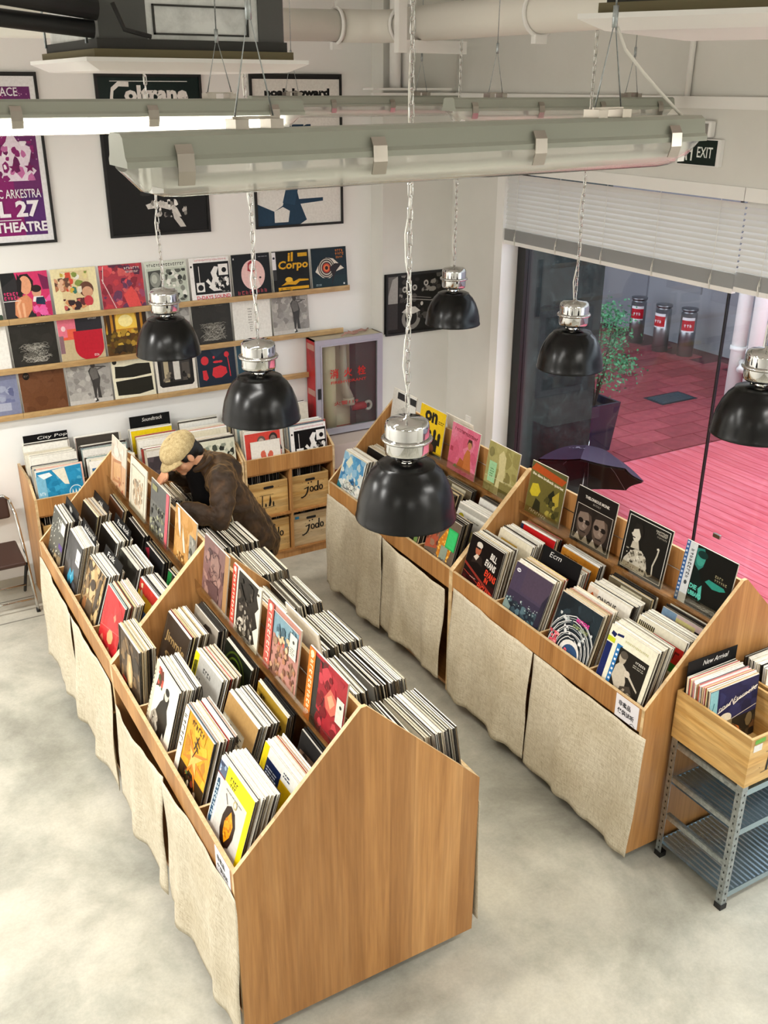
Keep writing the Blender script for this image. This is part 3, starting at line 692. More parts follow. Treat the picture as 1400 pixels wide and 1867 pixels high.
A_ = lambda seed=0: Art(SW-.002, SW-.002, seed)
def cover(k):
    """front cover prints, named by what they look like"""
    a = A_(abs(hash(k)) % 1000 if False else sum(map(ord, k)))
    R_, E, P, T, L, B, W, G = a.R, a.E, a.P, a.T, a.L, a.B, a.W, a.G
    if k == 'nut':        # white and yellow with a dark nut shape
        R_(0,0,1,1,'e9e6df'); R_(.16,0,1,1,'d6d2c9'); P([(.22,.80),(.22,1),(1,1),(1,0),(.88,0),(.88,.78)],'f7dd0c'); R_(0,.78,.22,.96,'51607a'); R_(0,.78,.22,.80,'7a2a33'); B(.02,.82,.2,.95,6,['8fa6c0','d8d4d0','2f3b55'],.02,.05)
        P([(.02,.14),(.05,.10),(.10,.12),(.12,.68),(.09,.74),(.04,.72)],'1d4a6a'); a.X(.045,.68,.5,.06,'cfe0ea',.01,R(-90)); a.X(.34,.86,.22,.06,'3a3510',0); a.X(.36,.795,.17,.05,'3a3510',0)
        G(.3,.71,.5,.04,'8a8780',1); P([(.36,.40),(.42,.56),(.52,.62),(.64,.58),(.72,.44),(.72,.28),(.66,.12),(.54,.05),(.42,.10),(.36,.22)],'2a1712'); P([(.44,.36),(.55,.56),(.66,.42),(.64,.26),(.54,.12),(.46,.22)],'e79a17'); B(.46,.2,.64,.48,16,['c97408','f3b53a','b86a0a'],.012,.03); L([(.42,.58),(.33,.68)],.012,'2a1712'); E(.60,.68,.05,.055,'b5a878'); E(.60,.68,.03,.034,'d6d2c9')
    elif k == 'gold':     # orange-gold flower with white strip
        R_(0,0,1,1,'d69a1e'); R_(0,.0,1,.28,'3a2a16'); B(.2,.3,1,1,30,['e0a31a','c8871a','e8b02c','b97a18'],.05,.14); P([(.55,.58),(.95,.75),(.6,.5),(.98,.42),(.6,.42),(.75,.12),(.52,.38),(.35,.1),(.46,.42),(.2,.36),(.44,.5),(.25,.78),(.5,.6)],'e57a22'); P([(.55,.54),(.8,.64),(.62,.48),(.7,.3),(.53,.42),(.42,.3),(.46,.46),(.36,.6)],'f3b45a')
        B(.3,0,.8,.25,22,['7a2d1a','2a1a10','d8c8a8','5b6a3a','1d1812'],.02,.06); R_(0,0,.15,1,'ece5d6'); a.X(.02,.9,.5,.09,'1e1a18',.02,R(-90)); a.X(.28,.88,.44,.08,'4a2a08',.0,0,.2); L([(.58,.84),(.5,.62)],.02,'2a1a10'); L([(.5,.8),(.66,.72)],.02,'2a1a10'); L([(.48,.72),(.64,.64)],.02,'2a1a10'); L([(.6,.7),(.5,.5)],.016,'2a1a10')
    elif k == 'duo':      # cream with two figures in black
        R_(0,0,1,1,'ece6d6'); R_(0,0,.13,1,'d9d0b4'); a.X(.035,.05,.85,.075,'20301c',.03,R(90)); P([(.14,.66),(.2,.9),(.34,.98),(.40,.86),(.32,.74)],'5d2a1f'); B(.14,.7,.4,.98,12,['7a3325','b8483a','3a4a24'],.02,.06)
        P([(.3,0),(.3,.35),(.42,.55),(.5,.62),(.5,.72),(.62,.8),(.72,.72),(.7,.55),(.8,.4),(.78,.12),(.7,.2),(.66,.0)],'1c1916'); E(.6,.74,.08,.09,'d2c6b2'); E(.61,.79,.08,.055,'14110f'); P([(.18,0),(.16,.24),(.28,.36),(.44,.3),(.5,.1),(.48,0)],'a89f90'); B(.18,0,.5,.3,24,['6b6358','3a342e','c4bbaa','857c6e'],.02,.05)
    elif k == 'jar':      # dark brown photo sleeve
        R_(0,0,1,1,'4a3a2c'); B(0,0,1,1,40,['3a2c20','5c4834','71583c','2c2119','866a48'],.05,.16); P([(.45,.1),(.38,.4),(.44,.7),(.6,.75),(.68,.5),(.62,.2)],'b89a6a'); P([(.5,.15),(.46,.4),(.5,.62),(.58,.6),(.6,.3)],'d8c294'); R_(0,0,.06,1,'2a211a'); R_(.15,.02,.35,.2,'a8392a')
    elif k == 'navybox':
        R_(0,0,1,1,'f2f0e6'); R_(0,0,.14,1,'f0d21a'); R_(.14,.0,.55,.86,'16264c'); R_(.14,.40,.55,.46,'8b93a6'); G(.18,.66,.3,.12,'dfe6f2',3); R_(.24,.22,.46,.36,'33415f'); a.X(.27,.25,.16,.08,'e8ecf2',.02); R_(.55,0,1,.80,'e9b80e'); R_(.82,.0,.97,.24,'b8300f'); R_(.9,.25,.96,.5,'d07a10'); G(.6,.86,.2,.08,'26344f',2)
    elif k == 'kraft':
        R_(0,0,1,1,'b8935c'); R_(0,.02,.72,.70,'ddd6c0'); B(.05,.06,.68,.66,46,['4a4436','8b8470','2c2820','b4ad96','6b6452'],.02,.06); B(.1,.3,.6,.66,8,['1e1b16'],.03,.07); G(.42,.5,.26,.14,'4a4436',4); L([(0,.7),(.72,.7)],.006,'8a7a58')
    elif k == 'greytag':
        R_(0,0,1,1,'b9b8b2'); R_(0,0,.16,1,'ecd91c'); P([(.02,.3),(.14,.34),(.14,.9),(.02,.86)],'5b5a14'); a.X(.04,.82,.38,.07,'2a2a10',.02,R(-90)); R_(.66,.12,.96,.55,'d8552f'); R_(.72,.16,.9,.3,'f0d9c4'); a.X(.36,.82,.3,.07,'2a2a2a',.02); E(.4,.45,.15,.2,'55544f'); E(.42,.48,.09,.12,'8d8c86'); P([(.3,.0),(.32,.25),(.5,.25),(.55,0)],'3a3936'); B(.2,.2,.6,.7,12,['6d6c66','a2a19a','2e2d2b'],.02,.05)
    elif k == 'jimmie':
        R_(0,0,1,1,'3b3128'); R_(0,0,1,.1,'2a221c'); T('Jimmie',.1,.56,.82,.2,'a88c5c',.02,0,.0); T('Sl',.22,.26,.3,.2,'a88c5c',.02); B(0,0,1,.3,10,['4d4032','2f2720'],.05,.1); L([(.04,.05),(.04,.95)],.012,'6b5a44')
    elif k == 'smalldark':
        R_(0,0,1,1,'2c2a29'); P([(.0,.2),(.5,.3),(.55,.8),(.05,.75)],'8a6d58'); B(0,.2,.6,.8,14,['4a3c34','a88a70','211d1b'],.03,.08); R_(.6,.1,1,.9,'1d2438')
    elif k == 'label':    # brown-gold label with barcode
        R_(0,0,1,1,'7c6328'); R_(0,.62,1,1,'a9882e'); B(0,.0,1,.6,40,['4c3c1c','2f2614','8a7030','5f4d22'],.04,.12); a.X(.4,.68,.5,.12,'2e2410',.02,0,.2); R_(.02,.7,.3,.92,'8d7022'); B(.04,.72,.28,.9,8,['3a2e12','c4a44a'],.02,.05); R_(.62,.06,.86,.28,'f0eee8')
        for i in range(8): R_(.65+i*.022,.1,.66+i*.022,.24,'20201e')
    elif k == 'greenring':
        R_(0,0,1,1,'161a12'); 
        for r, c in ((.44,'3e4d14'),(.4,'161a12'),(.33,'55691a'),(.29,'1a2012'),(.2,'6d8420'),(.15,'2a3416')): E(.45,.62,r*.9,r*.8,c,28)
        W(.05,.2,.9,.5,9,'46581a',.012,.05); P([(.3,.0),(.5,.2),(.8,.16),(.9,0)],'5d7a1a'); E(.45,.62,.06,.05,'94a83a')
    elif k == 'faces':
        R_(0,0,1,1,'a79d8e'); B(0,0,1,1,20,['b0a697','9d9384','a89e90'],.08,.18); 
        for x, y, c in ((.62,.72,'4a3a30'),(.3,.52,'5a4a3e'),(.75,.45,'5b5f44'),(.5,.25,'6d4a38'),(.25,.2,'4d4a44'),(.82,.15,'3f3a34')): E(x,y,.1,.13,c,12); E(x-.02,y+.03,.045,.06,'c4b49c',10); 
        P([(.4,.8),(.8,.86),(.7,.92),(.5,.9)],'3d332c')
    elif k == 'redobi':
        R_(0,0,1,1,'a3262f'); R_(0,0,.45,.95,'33312c'); P([(.35,0),(.38,.98),(.5,.99),(.48,0)],'5a2326'); B(.3,.05,1,.95,40,['b02b36','8a1c26','c2404a','9d2430','74181f'],.05,.14); P([(.5,.55),(.62,.72),(.78,.66),(.84,.5),(.7,.38),(.55,.42)],'cf6a58'); P([(.56,.58),(.66,.66),(.76,.58),(.66,.46)],'e0a07c'); R_(0,0,.17,1,'d97622'); a.X(.05,.92,.85,.075,'f7e6c4',.02,R(-90)); E(.085,.93,.05,.045,'f2dcb0'); R_(.80,.38,.98,.72,'d8d4c8'); E(.9,.62,.03,.025,'2a2824')
    elif k == 'crowd':
        R_(0,0,1,1,'b98478'); P([(.2,.6),(.95,.7),(.95,.92),(.2,.92)],'7a9aa6'); B(.2,.05,.95,.62,70,['b07a5a','8a5a44','c69a78','6d4a3a','a6886a','94705a'],.02,.06); B(.25,.6,.95,.9,16,['5f8090','8fb0b8','47616d'],.04,.1); B(.4,.5,.8,.75,12,['c8604a','5a6a72','d8b890'],.03,.06); R_(.2,.93,.95,.94,'e8d2c8'); R_(0,0,.2,1,'c25a4e'); a.X(.06,.92,.84,.085,'f0d8c8',.02,R(-90)); E(.1,.93,.05,.045,'f0d8c8'); R_(.74,.52,.95,.86,'d8d6ca'); E(.85,.76,.03,.025,'3a3834'); G(.77,.56,.14,.12,'7a786e',4)
    elif k == 'bwobi':
        R_(0,0,1,1,'ded8c8'); P([(.2,.98),(.9,.98),(.86,.84),(.95,.7),(.84,.58),(.95,.4),(.8,.28),(.9,.12),(.74,.02),(.2,.0)],'1f1b18'); B(.2,.0,.8,.5,46,['6d655a','a39a8c','4a433b','c9c0b0','857c70'],.02,.06); B(.25,.55,.75,.9,18,['3a342e','15120f','544c43'],.04,.1); E(.62,.86,.12,.06,'15120f'); R_(0,0,.15,1,'c9402e'); a.X(.045,.92,.82,.07,'f2e2d0',.02,R(-90)); E(.075,.94,.045,.04,'f2e2d0'); E(.92,.9,.025,.02,'15120f')
    elif k == 'plumface':
        R_(0,0,1,1,'a57d52'); R_(.0,.06,.86,1,'7a5a56'); B(.02,.08,.84,.98,50,['6d4d4c','8d6a64','5a3f40','9d7a70','7d5c5a'],.05,.13); E(.5,.62,.18,.24,'8f6f66'); W(.2,.15,.7,.9,16,'543a3b',.016,.06); P([(.3,.1),(.34,.35),(.66,.35),(.7,.1)],'5a4040')
    elif k == 'redpeach':
        R_(0,0,1,1,'c22a2e'); B(0,0,1,1,20,['b8262a','ca3438','ae2024'],.1,.2); P([(.42,.3),(.5,.42),(.62,.44),(.72,.36),(.7,.24),(.58,.18),(.46,.2)],'e0a070'); P([(.56,.66),(.64,.74),(.7,.68),(.66,.6)],'d88a70'); P([(.1,.1),(.2,.2),(.3,.12),(.22,.04)],'d8765a'); P([(.5,.05),(.6,.14),(.7,.08),(.62,.02)],'e0a070'); L([(.0,.3),(1,.52)],.012,'dd6a64')
    elif k == 'tanphoto':
        R_(0,0,1,1,'94764e'); B(0,0,1,1,60,['7d6240','b0925f','5f4a30','c4a878','3e3222'],.05,.14); E(.5,.55,.12,.17,'c9a87c'); E(.5,.64,.13,.1,'3a2a1c'); P([(.3,.0),(.36,.35),(.64,.36),(.74,0)],'5a4a38'); E(.25,.2,.1,.12,'8a5a34'); R_(0,0,.05,1,'6b5436'); P([(.7,.2),(.85,.3),(.9,.9),(.76,.86)],'463a2c')
    elif k == 'greyblue':
        R_(0,0,1,1,'3d3d3e'); R_(0,0,1,.4,'2c2724'); B(0,0,1,1,16,['444447','363637','4c4c4f'],.1,.2); P([(.3,.18),(.42,.4),(.55,.34),(.64,.46),(.74,.3),(.6,.14),(.46,.22),(.4,.08)],'2f8fb0'); P([(.45,.26),(.56,.3),(.62,.4),(.54,.2)],'7ac4da'); R_(.68,.6,.96,.88,'e4e2dc'); G(.72,.64,.18,.06,'6a6863',1); L([(.5,.3),(.44,.06)],.014,'2f8fb0')
    elif k == 'greydots':
        R_(0,0,1,1,'55564f'); 
        for i in range(26): x, y = a.r.uniform(.05,.8), a.r.uniform(.1,.95); P([(x,y),(x+.04,y+.02),(x+.05,y+.05),(x+.01,y+.04)],'d8d6ca')
        R_(.72,.72,1,.94,'dcdad2'); a.X(.5,.72,.3,.2,'e8e6de',.03,0,0); R_(.72,.4,1,.5,'4a2d80'); P([(.4,.0),(.5,.2),(.8,.26),(1,.3),(1,0)],'8a7658'); B(.4,0,1,.25,20,['a8926a','3a3024','c4b08a'],.03,.07)
    elif k == 'multired':
        R_(0,0,1,1,'b8342c'); R_(0,.55,1,.8,'e8c233'); R_(0,.35,1,.55,'2f6aa8'); R_(0,.0,1,.35,'8a6a3a'); B(0,.0,1,1,26,['c83a30','e0b030','2a5a90','d8c8a0'],.04,.1)
    elif k == 'darkgrey':
        R_(0,0,1,1,'33332f'); B(0,0,1,1,26,['2a2a27','3d3d38','4a4a42','22221f'],.08,.2); R_(.1,.1,.3,.3,'1a1a18'); R_(.6,.6,.9,.7,'4f4f47')
    elif k == 'darkgreen':
        R_(0,0,1,1,'26221d'); B(0,0,1,1,26,['2f2a22','1c1915','3a342a'],.08,.2); P([(.02,.7),(.2,.8),(.2,1),(.02,.98)],'1f7a3a'); P([(.5,.1),(.6,.4),(.55,.5),(.42,.2)],'a0825a')
    elif k == 'bwshards':
        R_(0,0,1,1,'1c1c1e'); P([(0,.9),(.3,.7),(.2,.98)],'8a2030'); P([(.3,.3),(.5,.5),(.7,.4),(.6,.2)],'9a9a9c'); P([(.5,.2),(.9,.5),(.8,.6)],'4d4d50'); B(0,0,1,.7,16,['2b2b2e','5a5a5e','8d8d90','101012'],.03,.1)
    elif k == 'blackplain': R_(0,0,1,1,'151515'); B(0,0,1,1,8,['1b1b1b','101010'],.1,.2); G(.1,.1,.4,.06,'5a5a5a',2)
    elif k == 'brownplain': R_(0,0,1,1,'5e3a26'); B(0,0,1,1,14,['67402a','553422'],.1,.2)
    elif k == 'tanwhite':
        R_(0,0,1,1,'c08f50'); B(0,0,1,1,24,['b5833f','c99a5c','a87838'],.08,.18); P([(.1,.98),(.2,.62),(.3,.48),(.28,.7),(.2,.98)],'e8e2d4'); P([(.38,.75),(.5,.5),(.56,.32),(.48,.3),(.4,.5)],'dcd2be'); P([(.12,.1),(.3,.25),(.5,.2),(.62,.05),(.5,.0),(.2,.0)],'8a5a24'); R_(.72,.1,1,.72,'8d8a80'); B(.72,.1,1,.72,16,['6d6a60','a9a69a','4a483f'],.03,.08); B(.15,.02,.5,.25,12,['704a1c','d8b070'],.02,.05)
    elif k == 'greyband':
        R_(0,0,1,1,'6b6b66'); R_(0,.62,1,1,'5b5c5a'); B(.02,.02,.8,.6,60,['8d8d72','3a3a36','a6a68a','c4c4a6','55554c','20201e'],.02,.06); R_(.1,.84,.36,.94,'8f8c60'); P([(.84,0),(.98,0),(1,1),(.86,1)],'d8606c')
    elif k == 'creamframe':
        R_(0,0,1,1,'d9d2c0'); R_(.1,.08,.9,.88,'b9b2a0'); R_(.12,.1,.88,.86,'d2cab6'); B(.2,.16,.8,.72,50,['a0907a','c2ac90','8a7c6a','b89a7c','d8c8b0'],.03,.08); L([(.1,.88),(.9,.88)],.012,'8d8674'); L([(.1,.08),(.1,.88)],.012,'8d8674'); L([(.9,.08),(.9,.88)],.012,'8d8674')
    elif k == 'peach':
        R_(0,0,1,1,'c9a27e'); R_(0,.6,1,1,'cfc4b4'); P([(.15,.1),(.75,.2),(.7,.66),(.12,.55)],'b07c58'); P([(.2,.16),(.7,.25),(.66,.6),(.18,.5)],'caa074'); B(.2,.0,.9,.3,18,['b0604a','a87a5c','d8b090','8a4a3c'],.02,.06); B(.0,.66,1,1,10,['d8d0c2','c0b4a2'],.06,.14)
    elif k == 'trumpet':  # white with blue strip and a trumpet player photo
        R_(0,0,1,1,'efecd6'); R_(0,.0,.13,.72,'1c2860'); R_(0,.74,.16,.82,'c8d02a'); P([(.04,.86),(.13,.83),(.16,.9),(.06,.92)],'1b2458'); P([(.16,.88),(.30,.90),(.3,.94),(.17,.92)],'1b2458'); R_(.22,.14,.34,.78,'2f78b8')
        for i in range(7): R_(.245,.19+i*.08,.285,.225+i*.08,'e6eef4')
        R_(.30,.0,.92,.76,'24211d'); R_(.22,.0,.3,.14,'efecd6'); P([(.30,.28),(.32,.46),(.4,.56),(.5,.5),(.6,.3),(.62,.12),(.5,.04),(.4,.16)],'c9c0ae'); E(.41,.62,.075,.1,'b8ac98'); E(.42,.67,.08,.06,'5a5248'); P([(.42,.55),(.62,.44),(.86,.28),(.86,.25),(.6,.40),(.42,.52)],'c8c0b0'); E(.58,.43,.06,.05,'d2c8b8'); P([(.5,.0),(.52,.2),(.7,.28),(.86,.1),(.8,0)],'4d463d'); B(.35,.0,.85,.2,16,['8a8070','b4a996','3a352d'],.02,.06)
        a.X(.66,.66,.22,.035,'e8e4da',.02); G(.64,.58,.22,.06,'a8a498',2); a.X(.36,.86,.5,.035,'c8c48a',0)
    elif k == 'swirl':
        R_(0,0,1,1,'20292f'); B(0,.5,1,1,16,['263138','1a2228','2d3a42'],.1,.2)
        for i in range(14): r = .2+.022*i; L([(.52+r*1.25*math.cos(R(200-j*15)),.12+r*1.5*math.sin(R(200-j*15))*.9+a.r.uniform(-.012,.012)) for j in range(15)],.009+.006*(i%3==0),['e8e8e6','1b2126','cfd4d4'][i%3])
        B(.02,.35,.98,.7,26,['e4e6e6','aab2b6','39444c','d4d8d8'],.015,.05); E(.56,.14,.24,.22,'e6e4de'); E(.58,.12,.19,.17,'33527a'); P([(.36,.0),(.4,.14),(.76,.14),(.8,0)],'2c4668'); E(.58,.0,.17,.09,'1e2c42')
        T('MOTIONS',.5,.68,.3,.07,'e0409c',.03); T('& EMOTIONS',.46,.57,.36,.06,'8d9a64',.02); B(.0,.0,.24,.34,20,['e0606c','c44a58','f0a0a4'],.02,.06); T('Oscar Peterson',.02,.05,.9,.16,'e86070',.03,R(-2),.15)
    elif k == 'night':
        R_(0,0,1,1,'3a3348'); R_(0,.5,1,1,'4a3f55'); R_(.3,.55,1,1,'4f4254'); R_(0,0,1,.34,'222a36'); B(0,.0,1,.36,40,['3d4f58','1b222c','57707a','2a3640'],.03,.09); B(.02,.28,.9,.42,30,['9fb4b4','6d8488','c8d4d0'],.008,.02); P([(0,0),(.18,0),(.2,.22),(.06,.3),(0,.26)],'7f9490'); P([(.86,.1),(1,.2),(1,.8),(.9,.6)],'2e2a3a'); E(.12,.88,.055,.035,'e6e4ea'); T('CM',.085,.868,.07,.024,'3a3348',.03); L([(.62,.1),(.66,.16),(.68,.06),(.74,.14),(.78,.06),(.84,.12),(.9,.05)],.012,'dfe2e4')
    elif k == 'evans':
        R_(0,0,1,1,'150f0e'); R_(0,.0,1,.3,'2c0f10'); P([(.0,.42),(1,.12),(1,.17),(0,.47)],'8a2f26'); P([(.16,.50),(.34,.56),(.5,.52),(.46,.66),(.4,.7),(.2,.62)],'2e2420'); E(.29,.80,.085,.13,'b0664a'); E(.3,.88,.09,.06,'d8d0c4'); R_(.2,.80,.34,.835,'241a18'); P([(.2,.62),(.28,.7),(.36,.68),(.3,.58)],'d6c8b8'); T('BILL',.66,.76,.2,.12,'e8e2da',.03,R(-8)); T('EVANS',.56,.60,.32,.13,'e8e2da',.03,R(-8)); T('EVANS',.62,.42,.34,.13,'e2452c',.03,R(-8)); T('IN',.66,.3,.1,.1,'e2452c',.03,R(-8)); T('ENGLAND',.5,.12,.44,.13,'e2452c',.03,R(-8)); L([(.02,.3),(.5,.2)],.008,'c84a3a'); B(0,.0,.4,.25,12,['4a1818','2a0e10'],.03,.08); G(.24,.24,.2,.02,'c8c0b8',1)
    elif k == 'redbanner':
        R_(0,0,1,1,'e9e4cf'); R_(.0,.0,.36,.92,'e2d7ae'); E(.2,.66,.12,.1,'cbb87c'); 
        for i in range(9): R_(.03+i*.038,.86,.055+i*.038,.94,'3a3428')
        R_(.36,.60,1,.86,'c62a22'); R_(.36,.46,1,.60,'3f8a36'); a.X(.42,.66,.52,.13,'6d1712',.04,0,.2); R_(.36,.0,1,.46,'ded7bb'); B(.4,.05,.95,.42,14,['b8ad84','8d845e'],.03,.08)
    elif k == 'action':
        R_(0,0,1,1,'f2efe4'); R_(0,.5,.24,.98,'ead8c4'); P([(.02,.52),(.22,.52),(.2,.8),(.12,.9),(.04,.8)],'d8622c'); R_(.05,.52,.19,.72,'a83c1e'); T('ONiOUS',.25,.78,.44,.12,'2c2a28',.02); R_(.26,.58,.62,.74,'b3222c'); T('ACTION',.29,.61,.3,.1,'f2e6e0',.03); R_(.265,.585,.615,.59,'f2efe4'); G(.68,.7,.24,.08,'a8b08a',2)
    elif k == 'beige': R_(0,0,1,1,'e4dcc4'); B(0,0,1,1,8,['e8e1cc','ddd4ba'],.1,.2); R_(.1,.7,.6,.85,'c9a44a'); G(.1,.5,.5,.1,'8a8470',3)
    elif k == 'palepink': R_(0,0,1,1,'cdb4b0'); R_(.0,.5,.3,1,'7f9cb8'); R_(.3,.5,.7,.95,'d8cd8a'); R_(.7,.4,1,.9,'1e1c1e'); G(.1,.8,.6,.1,'8c6a70',2)
    elif k == 'blackbox': R_(0,0,1,1,'16161a'); R_(0,.8,1,1,'6d624c'); R_(.3,.84,.8,.96,'d8d0b4'); G(.1,.3,.6,.2,'4a4a50',3)
    elif k == 'orange': R_(0,0,1,1,'c9862c'); B(0,0,1,1,16,['c27e26','d08f36'],.1,.2); G(.1,.86,.4,.05,'7a4a10',1)
    elif k == 'redtop': R_(0,0,1,1,'c81e20'); R_(0,.6,.08,1,'26304a'); R_(0,.0,1,.3,'a01618'); G(.2,.8,.5,.1,'e8b0a8',2)
    elif k == 'hubbard':
        R_(0,0,1,1,'10110f'); P([(.22,.95),(.36,.98),(.42,.84),(.4,.7),(.33,.62),(.24,.68)],'2a7d72'); E(.33,.8,.085,.11,'3f9c8c'); E(.35,.88,.1,.06,'123430'); P([(.2,.3),(.24,.62),(.34,.62),(.46,.4),(.52,.2),(.3,.16)],'0a1b18'); P([(.50,.5),(.56,.56),(.86,.54),(.9,.5),(.8,.46),(.66,.44)],'2f9484'); P([(.4,.34),(.46,.42),(.5,.2),(.46,.16)],'58bfae'); R_(0,0,.07,1,'2f5f9c'); R_(.07,0,.22,1,'dfe3e6')
        for i in range(14): R_(.015,.04+i*.07,.05,.075+i*.07,'c9d8ea')
        a.X(.115,.9,.5,.06,'3a4048',.01,R(-90)); E(.145,.34,.03,.035,'4a4f55'); T('DIE',.24,.3,.14,.075,'6fe0cc',.03); T('UBBARD',.24,.19,.26,.075,'6fe0cc',.03); a.X(.66,.64,.16,.04,'a39a78',.02); a.X(.66,.58,.25,.04,'a39a78',.02); W(.26,.04,.94,.12,3,'a8aaa4',.006,.02)
    elif k == 'sax':
        R_(0,0,1,1,'12110f'); R_(.04,.04,.96,.96,'e2dfd6'); R_(.052,.052,.948,.948,'171512'); P([(.06,.06),(.1,.2),(.2,.34),(.3,.42),(.44,.44),(.56,.36),(.62,.2),(.6,.06)],'c4bdac'); B(.1,.08,.58,.4,60,['8d8676','dcd6c6','5f594c','a39c8b','3c382f'],.012,.03); P([(.2,.42),(.22,.54),(.34,.58),(.4,.44)],'bdb5a4'); E(.28,.68,.09,.14,'cfc8b8'); P([(.2,.74),(.22,.86),(.36,.86),(.42,.74),(.4,.62),(.34,.72),(.3,.78)],'1f1c18'); P([(.16,.66),(.2,.7),(.2,.62)],'cfc8b8'); R_(.2,.6,.26,.62,'1f1c18'); L([(.80,.62),(.79,.5),(.74,.3),(.76,.14),(.68,.1),(.62,.16)],.03,'bfb8a8'); L([(.80,.62),(.76,.6)],.03,'d8d2c2'); a.X(.66,.88,.26,.03,'d8d2c2',.02); a.X(.68,.84,.24,.03,'d8d2c2',.02); a.X(.7,.79,.22,.025,'a8a294',.01)
    elif k == 'twin':
        R_(0,0,1,1,'1b1614'); T('THELONIOUS MONK',.2,.83,.62,.055,'e6e0d6',.03); T('IN ITALY',.42,.765,.2,.035,'a8a097',.01); R_(.045,.055,.955,.705,'d8d0c4'); R_(.055,.065,.945,.695,'241d19')
        for x in (.29,.70):
            E(x,.4,.19,.27,'5a4a40'); E(x-.03,.44,.14,.2,'8a776a'); P([(x-.2,.55),(x-.1,.685),(x+.12,.685),(x+.2,.55),(x+.05,.6)],'2c2420'); E(x-.09,.42,.065,.045,'1f1815'); E(x+.08,.42,.065,.045,'1f1815'); R_(x-.02,.41,x+.03,.43,'b8a898'); P([(x-.03,.32),(x,.4),(x+.05,.3)],'a39082'); R_(x-.07,.22,x+.08,.245,'2c2420'); P([(x-.19,.07),(x-.12,.2),(x-.02,.07)],'d2c8bc'); P([(x+.02,.07),(x+.1,.2),(x+.19,.07)],'b4a99c')
    elif k == 'quartet':
        R_(0,0,1,1,'6d6430'); R_(0,.86,1,1,'5c5a34'); P([(.0,.84),(.9,.78),(1,.9),(.1,.98)],'b8501e'); T('the dave brubeck quartet',.05,.74,.9,.07,'efe9d4',.03,R(-3)); P([(.06,.4),(.1,.58),(.26,.62),(.36,.5),(.3,.38),(.14,.34)],'c9b52e'); P([(.2,.1),(.26,.34),(.4,.3),(.44,.08)],'2a2a18'); P([(.62,.3),(.58,.5),(.7,.64),(.8,.5),(.74,.3)],'232416'); P([(.7,.5),(.86,.66),(.9,.4),(.78,.3)],'b8a23a'); B(.5,.1,.95,.5,20,['8a7f38','3c3a1e','b0a048','4f4a24'],.03,.08); a.X(.12,.05,.5,.06,'d8d0b4',.01,R(-3),.3)
    elif k == 'corn':
        R_(0,0,1,1,'6d5f50'); P([(0,.2),(.4,.3),(.36,1),(0,1)],'a9533a'); B(0,.3,.4,1,20,['8a4a36','c46a4a','6d3a2c','94705a'],.04,.1); P([(.46,.0),(.42,.5),(.6,.8),(.9,.7),(.86,.3),(.7,.0)],'c97f2a')
        for i in range(60): x, y = a.r.uniform(.44,.86), a.r.uniform(.04,.74); E(x,y,.028,.022,a.r.choice(['e8a83a','d8902a','f0bf5a','b86a1e']),7)
        R_(.66,.44,.98,.84,'2fae5c'); R_(.69,.47,.95,.81,'3fc270'); R_(.55,.16,.78,.44,'8d9a8a'); R_(.04,.02,.36,.16,'22201e'); B(.4,.0,1,.2,14,['4f463c','857868'],.04,.1)
    elif k == 'darkmix': R_(0,0,1,1,'22221e'); R_(.5,.3,.9,.9,'3f7a3a'); B(0,0,1,1,22,['2c3a2a','c8c4b8','1a1a18','6d8a4a'],.03,.1)
    elif k == 'bluewash':
        R_(0,0,1,1,'d8e0de'); P([(0,.3),(.1,.98),(.9,1),(.98,.7),(.7,.55),(.5,.7),(.3,.45)],'4a8fc0'); B(0,.35,1,1,36,['5aa0cc','3a7aae','8fbcd8','d4dcd8','bcd0d4'],.05,.13); P([(.15,.75),(.3,.95),(.45,.85),(.35,.68)],'d8dcc8'); P([(.0,.0),(.0,.3),(.2,.2),(.3,.0)],'2a7888'); B(.2,.05,1,.4,24,['e4e6dc','cfd6cc','f0f0ea'],.05,.1); W(.2,.2,.9,.46,8,'2a3036',.01,.09,5)
    elif k == 'sundot': R_(0,0,1,1,'efecdf'); E(.16,.74,.1,.1,'c8b82a'); P([(.07,.72),(.25,.72),(.22,.76),(.1,.76)],'5a6a1e'); E(.72,.5,.2,.12,'f2e69a'); R_(.0,.9,1,1,'b8b4a8'); G(.36,.76,.4,.06,'a8a494',1)
    elif k == 'pinkjazz': R_(0,0,1,1,'2a2226'); P([(0,.5),(0,.9),(.8,.62),(.8,.4)],'c83a90'); R_(.6,.3,1,.6,'5f9ac8'); a.X(.5,.84,.4,.07,'e8e2e6',.02); R_(0,0,.6,.5,'e8e2e0'); R_(.06,.1,.4,.44,'b83434')
    elif k == 'white': R_(0,0,1,1,'efece4'); G(.1,.8,.4,.06,'b4b0a6',2)
    elif k == 'mint':
        R_(0,0,1,1,'a89f62'); B(0,0,1,1,26,['b0a66a','978d52','beb47c','857b46'],.08,.2); P([(.35,.0),(.42,.5),(.36,.8),(.48,.92),(.6,.8),(.62,.4),(.56,.0)],'cfc490'); R_(.1,.2,.34,.62,'a3d2a0'); G(.16,.3,.12,.2,'5d8a5a',4); E(.12,.8,.08,.1,'8a8250'); R_(.5,.0,1,.3,'8a804a'); L([(.02,.3),(.98,.34)],.008,'d8d0a8')
    elif k == 'pinkwoman':
